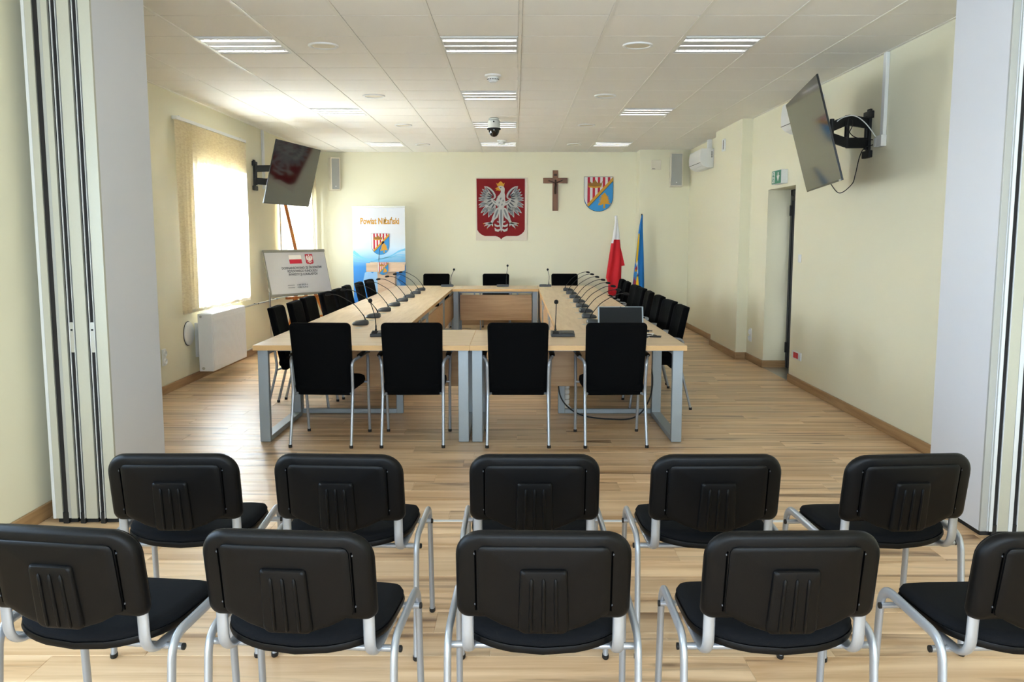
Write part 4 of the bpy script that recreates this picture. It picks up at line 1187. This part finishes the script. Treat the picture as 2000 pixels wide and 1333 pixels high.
t = thing('crucifix', 'brown wooden crucifix between the eagle and the county shield', 'cross', (0.697, YB, 2.343))
MB().span(-0.048, 0.048, -0.028, -0.001, -0.346, 0.346).build('upright', 'cross', t, bevel=0.002, seg=1)
MB().span(-0.211, 0.211, -0.030, -0.001, 0.125, 0.216).build('crossbeam', 'cross', t, bevel=0.002, seg=1)
b = MB()
b.tube(catmull([(0.0, -0.04, 0.14), (0.006, -0.044, 0.09), (-0.004, -0.044, 0.03), (0.0, -0.04, -0.06)], 4), [0.012 if i in (0, 12) else 0.017 for i in range(13)], 10)
b.tube(catmull([(0.0, -0.042, 0.125), (-0.06, -0.04, 0.15), (-0.12, -0.035, 0.172)], 4), 0.008, 8)
b.tube(catmull([(0.0, -0.042, 0.125), (0.06, -0.04, 0.15), (0.12, -0.035, 0.172)], 4), 0.008, 8)
b.lathe([(0.002, -0.02), (0.014, -0.012), (0.017, 0.002), (0.012, 0.015), (0.002, 0.02)], 10, (0.004, -0.046, 0.165))
b.build('figure', 'bronze', t, smooth=60)
b = MB().span(-0.028, 0.028, -0.034, -0.028, 0.25, 0.285); b.build('title_plate', 'bronze', t)

t = thing('county_shield', 'painted county shield with stripes, crown and spruce on the back wall', 'coat of arms', (1.448, YB - 0.02, 2.282))
county_shield(t, 0.495, 0.0, 0.019, 0.0012)

# ------------------------------------------------------------------ roll-up banner and lectern
t = thing('rollup_banner', 'white and blue roll-up banner reading Powiat Nizanski by the back wall', 'banner', (-2.312, 14.92, 0))
t['label'] = 'white and blue county roll-up banner with a striped shield, standing at the back'
MB().span(-0.445, 0.445, 0.0, 0.003, 0.07, 2.045).build('print_sheet', 'banner', t)
MB().span(-0.45, 0.45, -0.012, 0.014, 2.035, 2.065).build('top_rail', 'alu', t, bevel=0.003)
MB().loft([[(s * 0.46, yy, zz) for yy, zz in ((-0.10, 0.012), (-0.08, 0.07), (-0.01, 0.09), (0.07, 0.08), (0.09, 0.012))] for s in (-1, 1)]).build('cassette', 'alu', t, bevel=0.004)
for s in (-1, 1): MB().span(s * 0.3 - 0.03, s * 0.3 + 0.03, -0.22, 0.12, 0.0, 0.014).build('foot', 'alu', t)
MB().tube([(0, 0.03, 0.08), (0, 0.02, 2.04)], 0.008, 8).build('support_pole', 'alu', t)
o = obj('lettering', text_mesh('Powiat Niżański', 0.142, 'golddark', ext=0.0006, sx=0.70, bold=0.0045), t, (0.018, -0.0004, 1.765))
o = obj('lettering', text_mesh('Powiat Niżański', 0.142, 'gold', ext=0.0012, sx=0.70, bold=0.0012), t, (0.018, -0.0010, 1.765))
se = bpy.data.objects.new('shield_print', MB().span(-0.001, 0.001, 0.0, 0.001, -0.001, 0.001).mesh('shield_print', 'ink'))
COL.objects.link(se); se.parent = t; se.location = (0.022, -0.004, 1.425)
county_shield(se, 0.30, 0.0, 0.003, 0.0006)
for (pts, ws) in (([(-0.445, 1.30), (-0.34, 1.22), (-0.2, 1.165), (0.0, 1.16), (0.2, 1.225), (0.33, 1.30), (0.445, 1.335)], [0.05, 0.03, 0.022, 0.02, 0.022, 0.03, 0.05]),
                  ([(-0.445, 1.24), (-0.3, 1.16), (-0.1, 1.13), (0.12, 1.16), (0.3, 1.24), (0.445, 1.24)], [0.014, 0.012, 0.012, 0.012, 0.012, 0.014]),
                  ([(-0.445, 1.14), (-0.2, 1.12), (0.1, 1.19), (0.3, 1.21), (0.445, 1.19)], [0.01, 0.01, 0.012, 0.012, 0.01])):
    c3 = [(v.x, v.y) for v in catmull([(a, c, 0) for a, c in pts], 5)]
    w5 = [ws[min(int(i / 5), len(ws) - 1)] for i in range(len(c3))]
    q = stroke(c3, w5)
    q = [(max(-0.445, min(0.445, x)), z) for x, z in q]
    MB().prism(q, -0.0010, 0.0).build('wave_print', 'wave', t)
mpoly = [(-0.28, 0.80), (-0.25, 0.94), (-0.17, 0.96), (-0.12, 0.93), (-0.05, 0.99), (0.0, 0.95), (0.06, 0.90), (0.16, 0.97), (0.28, 0.88), (0.36, 0.90), (0.30, 0.82), (0.36, 0.74), (0.29, 0.66), (0.34, 0.58), (0.2, 0.45), (-0.1, 0.42), (-0.22, 0.55), (-0.2, 0.66), (-0.3, 0.72)]
MB().prism(mpoly, -0.0014, 0.0).build('map_print', 'mapblue', t)

t = thing('lectern', 'pale wooden lectern with a county shield in front of the banner', 'lectern', (-2.135, 14.50, 0))
MB().span(-0.145, 0.145, -0.02, 0.02, 0.04, 1.0).build('front_panel', 'lectern', t, bevel=0.002, seg=1)
for s in (-1, 1): MB().span(s * 0.145, s * 0.125, 0.02, 0.17, 0.04, 1.0).build('side_panel', 'lectern', t, bevel=0.002, seg=1)
MB().span(-0.26, 0.26, -0.10, 0.18, 0.0, 0.04).build('foot_board', 'lectern', t, bevel=0.003, seg=1)
MB().prism([(-0.312, 0.975), (0.24, 0.975), (0.315, 1.0), (0.318, 1.075), (0.26, 1.115), (-0.312, 1.115)], -0.11, -0.085).build('front_board', 'lectern', t, bevel=0.002, seg=1)
b = MB().loft([[(s * 0.30, yy, zz) for yy, zz in ((-0.085, 1.02), (-0.085, 1.045), (0.22, 1.125), (0.22, 1.10))] for s in (-1, 1)]); b.build('desk_top', 'lectern', t)
se = bpy.data.objects.new('shield_plate', MB().span(-0.001, 0.001, 0.0, 0.001, -0.001, 0.001).mesh('shield_plate', 'ink'))
COL.objects.link(se); se.parent = t; se.location = (-0.035, -0.122, 1.028)
county_shield(se, 0.17, 0.0, 0.011, 0.0007)
t = thing('lectern_microphone', 'thin gooseneck microphone rising from the lectern', 'microphone', (-2.245, 14.47, 1.067))
pth = catmull([(0, 0, 0.0), (-0.004, 0, 0.12), (0.012, -0.01, 0.26), (0.045, -0.03, 0.345), (0.062, -0.04, 0.372)], 6)
MB().tube(pth, 0.0045, 8).build('gooseneck', 'black', t, smooth=60)
MB().tube([(0.055, -0.035, 0.362), (0.064, -0.042, 0.374), (0.084, -0.055, 0.398), (0.09, -0.06, 0.405)], [0.006, 0.016, 0.017, 0.005], 12).build('mic_head', 'foam', t, smooth=60)
MB().lathe([(0.03, 0.0), (0.028, 0.012), (0.01, 0.02)], 16).build('base', 'black', t, smooth=40)

# ------------------------------------------------------------------ flags
def cloth(rows, n=28):
    """closed draped form; rows of (z, xl, xr, depth, phase, fold)"""
    rings = []
    for z, xl, xr, dp, ph, fo in rows:
        c, w = (xl + xr) / 2, (xr - xl) / 2
        ring = []
        for k in range(n):
            a = 2 * math.pi * k / n
            x = c + w * math.cos(a)
            yv = dp * math.sin(a) * (1 + 0.25 * math.sin(3 * a + ph)) + fo * math.sin(5 * math.cos(a) + ph) * 0.5
            ring.append((x, yv, z))
        rings.append(ring)
    return MB().loft(rings)
FY = 14.80
def interp(rows, m=5):
    out = []
    for i in range(len(rows) - 1):
        for k in range(m):
            u = k / m
            out.append(tuple(a * (1 - u) + b_ * u for a, b_ in zip(rows[i], rows[i + 1])))
    out.append(rows[-1])
    return out
t = thing('national_flag', 'white and red national flag drooping from a pole by the back wall', 'flag', (1.70, FY, 0))
MB().tube([(0.14, 0.0, 0.02), (-0.01, 0.09, 1.90)], 0.011, 10).build('pole', 'flagwhite', t, smooth=60)
wh = [(1.90, -0.012, 0.012, 0.012, 0.3, 0.0), (1.75, -0.03, 0.035, 0.03, 0.8, 0.01), (1.58, -0.055, 0.055, 0.045, 1.2, 0.02), (1.44, -0.082, 0.066, 0.05, 1.6, 0.03)]
cloth(interp(wh)).build('white_band', 'flagwhite', t, smooth=70)
rd = [(1.50, -0.066, 0.064, 0.052, 1.5, 0.03), (1.40, -0.088, 0.075, 0.055, 1.7, 0.03), (1.15, -0.125, 0.10, 0.062, 2.2, 0.04), (0.98, -0.150, 0.100, 0.066, 2.6, 0.05), (0.86, -0.165, 0.098, 0.066, 2.9, 0.05), (0.76, -0.125, 0.10, 0.06, 3.2, 0.05), (0.60, -0.13, 0.10, 0.055, 3.5, 0.05), (0.52, -0.06, 0.09, 0.04, 3.8, 0.04)]
rb = cloth(interp(rd)).build('red_band', 'flagred', t, smooth=70)
MB().prism([(0.05, 1.45), (0.095, 1.28), (0.145, 1.07), (0.085, 1.06), (0.06, 1.2)], -0.02, 0.03).build('red_fold', 'flagred', t, bevel=0.004)
MB().lathe([(0.17, 0.0), (0.17, 0.02), (0.04, 0.05), (0.03, 0.16)], 24, (0.12, 0.0, 0)).build('stand', 'black', t, smooth=40)
t = thing('county_flag', 'blue and yellow county flag drooping from a pole beside the column', 'flag', (2.10, FY - 0.02, 0))
MB().tube([(0.04, 0.02, 0.02), (0.035, 0.085, 1.93)], 0.011, 10).build('pole', 'seal', t, smooth=60)
bl = [(1.91, 0.022, 0.040, 0.010, 0.3, 0.0), (1.82, 0.0, 0.040, 0.02, 0.6, 0.0), (1.62, -0.030, 0.046, 0.035, 1.0, 0.01), (1.40, -0.05, 0.058, 0.045, 1.4, 0.01), (1.15, -0.075, 0.070, 0.05, 1.9, 0.02), (0.95, -0.095, 0.078, 0.052, 2.4, 0.02), (0.72, -0.118, 0.086, 0.055, 2.9, 0.02), (0.50, -0.13, 0.088, 0.05, 3.4, 0.02)]
cloth(interp(bl)).build('blue_band', 'flagblue', t, smooth=70)
yf = -0.066
for nm, m, poly in (('yellow_band', 'flagyellow', [(-0.034, 1.60), (-0.018, 1.60), (-0.026, 1.42), (-0.044, 1.13), (-0.072, 1.10), (-0.054, 1.38)]),
                    ('shield_white', 'flagwhite', [(-0.072, 1.12), (-0.040, 1.16), (-0.034, 0.98), (-0.03, 0.90), (-0.055, 0.90), (-0.05, 1.0)]),
                    ('shield_red', 'stripe', [(-0.080, 1.02), (-0.044, 1.09), (-0.040, 1.0), (-0.082, 1.0)]),
                    ('shield_gold', 'gold', [(-0.084, 1.0), (-0.048, 1.0), (-0.05, 0.965), (-0.086, 0.965)]),
                    ('shield_blue', 'blue', [(-0.088, 0.965), (-0.05, 0.965), (-0.052, 0.88), (-0.062, 0.80), (-0.090, 0.84)]),
                    ('shield_stripe', 'stripe', [(-0.048, 0.94), (-0.032, 0.94), (-0.030, 0.90), (-0.05, 0.90)]),
                    ('shield_edge', 'ink', [(-0.055, 0.895), (-0.022, 0.905), (-0.022, 0.89), (-0.055, 0.882)]),
                    ('maroon_band', 'maroon', [(-0.092, 0.88), (-0.062, 0.80), (-0.075, 0.6), (-0.12, 0.55), (-0.115, 0.72)]),
                    ('yellow_band', 'flagyellow', [(-0.058, 0.885), (-0.03, 0.885), (-0.014, 0.70), (-0.010, 0.55), (-0.072, 0.55), (-0.07, 0.68)])):
    MB().prism(poly, yf - 0.002, yf + 0.03).build(nm, m, t)
MB().lathe([(0.17, 0.0), (0.17, 0.02), (0.04, 0.05), (0.03, 0.16)], 24, (0.04, 0.02, 0)).build('stand', 'black', t, smooth=40)

# ------------------------------------------------------------------ easel with board
BM = Matrix.Translation((-3.047, 12.308, 1.051)) @ Matrix.Rotation(0.956, 4, 'Z') @ Matrix.Rotation(-0.244, 4, 'X')
t = thing('poster_board', 'grey framed board with a laminated funding poster standing under the left screen', 'board')
t.matrix_world = BM
w, h = 0.552, 0.325
MB().span(-w, w, 0.0, 0.018, -h, h).build('backing', 'sheetframe', t, bevel=0.002, seg=1)
MB().span(-w, w, -0.012, 0.0, h - 0.035, h).build('clip_rail', 'sheetframe', t, bevel=0.002, seg=1)
sheet = MB()
nx, nz = 26, 14
vs = []
for j in range(nz + 1):
    for i in range(nx + 1):
        u, v = i / nx, j / nz
        ripple = 0.0035 * math.sin(5 * u + 3.5 * v + 0.4) * max(0, 0.75 - u) * (1 - v) * 2
        vs.append((-w + 0.012 + u * (2 * w - 0.024), -0.0045 - abs(ripple) * 0.5, -h + 0.030 + v * (2 * h - 0.067)))
sheet.add(vs, [(j * (nx + 1) + i, j * (nx + 1) + i + 1, (j + 1) * (nx + 1) + i + 1, (j + 1) * (nx + 1) + i) for j in range(nz) for i in range(nx)])
sh_o = sheet.build('poster_sheet', 'sheet', t, smooth=60)
yp = -0.0075
MB().span(-0.13, 0.09, yp, yp + 0.003, 0.125, 0.185).build('flag_red_print', 'stripe', sh_o)
MB().span(-0.13, 0.09, yp, yp + 0.003, 0.185, 0.245).build('flag_white_print', 'printwhite', sh_o)
fe = mapper(50, 995, 90, 1255, 0.135, 0.150)
ce_ = lambda p: (fe(p)[0] + 0.235, fe(p)[1] + 0.182)
MB().prism([ce_(p) for p in [(50, 90), (995, 90), (995, 1060), (930, 1150), (840, 1190), (640, 1190), (532, 1255), (420, 1190), (215, 1190), (95, 1120), (50, 1060)]], yp, yp + 0.003).build('emblem_print', 'stripe', sh_o)
eagle(sh_o, ce_, yp, 0.0004, simple=True, white='printwhite', gold='printwhite')
for k, s in enumerate(('DOFINANSOWANO ZE ŚRODKÓW', 'RZĄDOWEGO FUNDUSZU', 'INWESTYCJI LOKALNYCH')):
    obj('lettering', text_mesh(s, 0.046, 'textgrey', ext=0.0005, sx=0.98, bold=0.001), sh_o, (0.075, yp + 0.002, 0.048 - k * 0.046))
for k, s in enumerate(('3 000 000,00 zł', '4 238 172,49 zł')):
    obj('lettering', text_mesh(s, 0.034, 'textgrey', ext=0.0005, sx=0.9), sh_o, (0.02, yp + 0.002, -0.19 - k * 0.034))
for z in (-0.185, -0.219):
    MB().span(-0.24, -0.12, yp + 0.001, yp + 0.003, z, z + 0.010).build('small_print', 'textpale', sh_o)
# chrome legs of the board
inv = BM.inverted()
for wx, wy, zt in ((-3.36, 11.93, 0.90), (-2.76, 12.80, 0.90)):
    lg = MB().tube([(wx, wy, 0.0), (wx, wy, 0.55)], 0.008, 10).tube([(wx, wy, 0.50), (wx, wy, zt)], 0.014, 10)
    lg.xf(inv).build('leg', 'chrome', t, smooth=60)
    MB().lathe([(0.017, 0.0), (0.022, 0.01), (0.022, 0.05), (0.016, 0.06)], 12, (wx, wy, 0.79)).xf(inv).build('leg_clamp', 'alu', t, smooth=50)
t = thing('easel', 'varnished wooden easel behind the poster board', 'easel', (-3.0, 12.55, 0))
def eb(name, p, q, w_, h_):
    o_ = Vector((-3.0, 12.55, 0))
    MB().bar(Vector(p) - o_, Vector(q) - o_, w_, h_, up=(0.5, -0.85, 0)).build(name, 'easel', t, bevel=0.003, seg=1)
eb('mast', (-3.33, 12.72, 2.10), (-2.985, 12.52, 0.62), 0.045, 0.022)
eb('rail', (-3.19, 12.16, 0.695), (-2.74, 12.80, 0.695), 0.035, 0.055)
eb('front_leg', (-3.10, 12.36, 0.80), (-3.21, 12.10, 0.0), 0.04, 0.025)
eb('front_leg', (-2.92, 12.60, 0.80), (-2.66, 12.92, 0.0), 0.04, 0.025)
eb('rear_leg', (-3.15, 12.63, 1.30), (-3.28, 13.00, 0.0), 0.035, 0.022)
eb('stretcher', (-3.16, 12.24, 0.40), (-2.80, 12.75, 0.40), 0.03, 0.022)

# ------------------------------------------------------------------ radiator, pipes and wall fittings (left)
t = thing('radiator', 'white panel radiator under the blind on the left wall', 'radiator', (XL, 9.21, 0))
MB().span(0.10, 0.255, 0.0, 1.15, 0.118, 0.735).build('body', 'enamel', t, bevel=0.006)
MB().span(0.255, 0.262, 0.02, 1.13, 0.150, 0.690).build('front_panel', 'enamel', t, bevel=0.003)
for k in range(33):
    yy = 0.05 + 1.05 * k / 32
    MB().span(0.262, 0.2645, yy - 0.008, yy + 0.008, 0.175, 0.665).build('rib', 'enamel', t, bevel=0.0012, seg=1)
for k in range(30):
    yy = 0.04 + 1.07 * k / 29
    MB().span(0.115, 0.245, yy - 0.007, yy + 0.007, 0.735, 0.739).build('top_grille_bar', 'enamel', t)
MB().lathe([(0.016, -0.003), (0.016, 0.002), (0.010, 0.002), (0.010, -0.001)], 16, (0.145, 0.0, 0.150), 'Y').build('drain_plug', 'alu', t, smooth=40)
MB().lathe([(0.013, -0.004), (0.013, 0.002)], 14, (0.135, 0.0, 0.705), 'Y').build('vent_plug', 'alu', t, smooth=40)
for yy in (0.2, 0.95): MB().span(0.0, 0.10, yy - 0.02, yy + 0.02, 0.25, 0.62).build('wall_bracket', 'enamel', t)
t = thing('heating_pipe', 'thin grey heating pipe running along the left wall beyond the radiator', 'pipe', (XL + 0.05, 10.36, 0))
MB().tube([(0.0, -0.01, 0.665), (0.0, 4.4, 0.665)], 0.010, 10).build('upper_pipe', 'alu', t, smooth=60)
MB().tube([(0.0, -0.01, 0.105), (0.0, 4.4, 0.105)], 0.010, 10).build('lower_pipe', 'alu', t, smooth=60)
for yy in (1.2, 2.1, 3.1):
    MB().tube([(-0.048, yy, 0.665), (0.018, yy, 0.665)], 0.007, 8).build('pipe_clip', 'black', t)
t = thing('round_cover', 'round white wall cover left of the radiator', 'wall cover', (XL, 9.19, 0.53), R(90))
MB().lathe([(0.125, -0.001), (0.125, -0.018), (0.115, -0.026), (0.001, -0.027)], 36, (0, 0, 0), 'Y').build('disc', 'white', t, smooth=40)
MB().lathe([(0.130, -0.0005), (0.130, -0.006)], 36, (0, 0, 0), 'Y').build('gasket', 'seal', t, smooth=40)
def socket(loc, rz, label, n=1, m='white', horizontal=True):
    t = thing('wall_socket', label, 'socket', loc, rz, 'wall sockets')
    W2 = 0.04 * n + 0.004
    hw, hh = (W2, 0.042) if horizontal else (0.042, W2)
    MB().span(-hw, hw, -0.012, -0.001, -hh, hh).build('plate', 'white', t, bevel=0.003)
    for k in range(n):
        o_ = (k - (n - 1) / 2) * 0.08
        c = (o_, 0, 0) if horizontal else (0, 0, o_)
        MB().lathe([(0.030, -0.012), (0.030, -0.030), (0.024, -0.030), (0.022, -0.014), (0.001, -0.014)], 20, c, 'Y').build('outlet', m, t, smooth=40)
        MB().lathe([(0.004, -0.014), (0.004, -0.0145)], 8, (c[0] - 0.009, 0, c[2]), 'Y').lathe([(0.004, -0.014), (0.004, -0.0145)], 8, (c[0] + 0.009, 0, c[2]), 'Y').build('pin_hole', 'black', t)
socket((XL, 8.52, 0.365), R(90), 'white double socket low on the left wall by the partition', 2, horizontal=False)
socket((XR, 10.86, 0.33), R(-90), 'white socket low on the right wall beyond the door', 2, horizontal=False)
t = thing('wall_socket', 'white data socket plate with two red outlets beside the door', 'socket', (XR, 9.06, 0.315), R(-90), 'wall sockets')
MB().span(-0.15, 0.15, -0.012, -0.001, -0.042, 0.042).build('plate', 'white', t, bevel=0.003)
for k in (-0.045, 0.035):
    MB().span(k - 0.034, k + 0.034, -0.016, -0.010, -0.03, 0.03).build('outlet', 'redsocket', t, bevel=0.003)
MB().span(0.08, 0.14, -0.015, -0.010, -0.03, 0.03).build('blank_insert', 'white', t, bevel=0.002)
t = thing('light_switch', 'white light switch on the wall beside the door', 'switch', (XR, 9.08, 1.325), R(-90))
MB().span(-0.042, 0.042, -0.010, -0.001, -0.042, 0.042).build('plate', 'white', t, bevel=0.003)
MB().span(-0.026, 0.026, -0.015, -0.009, -0.03, 0.03).build('rocker', 'white', t, bevel=0.002)

# ------------------------------------------------------------------ wall fittings (right and back)
t = thing('exit_sign', 'green and white emergency exit sign above the door', 'exit sign', (XR, 9.76, 2.20), R(-90))
MB().span(-0.17, 0.17, -0.075, -0.001, -0.075, 0.075).build('housing', 'white', t, bevel=0.004)
MB().span(-0.165, 0.165, -0.078, -0.075, -0.07, 0.07).build('green_face', 'exitgreen', t)
MB().prism([(0.02, 0.015), (0.055, 0.015), (0.055, 0.05), (0.085, 0.05), (0.085, 0.015), (0.12, 0.015), (0.07, -0.05)], -0.0795, -0.078).build('arrow', 'printwhite', t)
b = MB().prism([(-0.145, -0.06), (-0.055, -0.06), (-0.055, 0.06), (-0.145, 0.06)], -0.0792, -0.078); b.build('door_symbol', 'printwhite', t)
b = MB()
b.prism([(-0.095 + 0.012 * math.cos(R(a)), 0.043 + 0.012 * math.sin(R(a))) for a in range(0, 360, 30)], -0.0802, -0.079)
for p_, q_ in (((-0.098, 0.028), (-0.108, -0.008)), ((-0.108, -0.008), (-0.085, -0.028)), ((-0.085, -0.028), (-0.088, -0.055)), ((-0.108, -0.008), (-0.122, -0.035)), ((-0.122, -0.035), (-0.142, -0.035)), ((-0.098, 0.024), (-0.072, 0.008)), ((-0.1, 0.026), (-0.128, 0.014))):
    b.prism(stroke([p_, q_], [0.011, 0.011]), -0.0802, -0.079)
b.build('running_figure', 'exitgreen', t)

def aircon(y0, y1, z0, z1, label):
    t = thing('air_conditioner', label, 'air conditioner', (XR, (y0 + y1) / 2, z0), R(-90), 'white air conditioners on the right wall')
    w = (y1 - y0) / 2; h_ = z1 - z0
    prof = [(-0.001, 0.0), (-0.10, 0.0), (-0.17, 0.035), (-0.20, 0.075), (-0.205, h_ * 0.6), (-0.195, h_ - 0.02), (-0.18, h_), (-0.001, h_)]
    MB().loft([[(s * w, yy, zz) for yy, zz in prof] for s in (-1, 1)]).build('body', 'beige' if False else 'white', t, bevel=0.005)
    MB().bar((-w + 0.02, -0.138, 0.017), (w - 0.02, -0.138, 0.017), 0.05, 0.004, up=(0, -0.5, -1)).build('louvre', 'white', t)
    MB().span(-w + 0.005, w - 0.005, -0.204, -0.195, 0.072, 0.076).build('panel_gap', 'seal', t)
    b = MB()
    for k in range(7): b.span(w - 0.001, w + 0.0015, -0.04, -0.02, 0.15 + k * 0.013, 0.156 + k * 0.013)
    b.build('side_vents', 'seal', t)
    return t
aircon(13.20, 14.05, 2.57, 2.85, 'white air conditioner high on the right wall near the far corner')
aircon(8.55, 9.24, 2.60, 2.90, 'white air conditioner mostly hidden behind the right screen')
trunk('cable_duct', XR - 0.06, XR - 0.001, 13.33, 13.42, 2.852, 2.995, 'white pipe duct above the far air conditioner')
t = thing('thermostat', 'slim white thermostat on the right wall pilaster', 'thermostat', (2.815, 11.95, 2.77), R(-90))
MB().span(-0.055, 0.055, -0.03, -0.001, -0.08, 0.08).build('body', 'white', t, bevel=0.004)
MB().span(0.02, 0.045, -0.032, -0.029, -0.06, 0.06).build('display', 'seal', t)
def wall_speaker(x, y, z0, z1, w, rz, label):
    t = thing('wall_speaker', label, 'speaker', (x, y, z0), rz, 'tall wall speakers at the back corners')
    h_ = z1 - z0
    MB().loft([[(xx, yy, zz) for xx, yy in ((-w, -0.17), (w, -0.17), (w * 0.95, -0.03), (-w * 0.95, -0.03))] for zz in (0, h_)]).build('cabinet', 'beige', t, bevel=0.006)
    MB().span(-w + 0.018, w - 0.018, -0.176, -0.168, 0.02, h_ - 0.02).build('grille', 'grille', t, bevel=0.004)
    MB().span(-0.03, 0.03, -0.03, -0.0, h_ * 0.3, h_ * 0.7).build('wall_bracket', 'beige', t)
    MB().lathe([(0.010, -0.178), (0.010, -0.174)], 10, (0.0, 0, 0.07), 'Y').build('badge', 'white', t)
wall_speaker(-3.17, YB, 2.34, 2.90, 0.085, R(30), 'beige wall speaker in the far left corner beside the left screen')
wall_speaker(2.705, 14.98, 2.38, 2.94, 0.105, R(-3), 'beige wall speaker in the far right corner near the air conditioner')
t = thing('intercom_box', 'small square beige box on the column beside the right speaker', 'wall box', (2.375, 14.98, 2.75))
MB().span(-0.083, 0.083, -0.04, -0.001, -0.08, 0.08).build('body', 'beige', t, bevel=0.006)
MB().span(-0.07, -0.02, -0.043, -0.039, -0.07, -0.062).build('mark', 'seal', t)
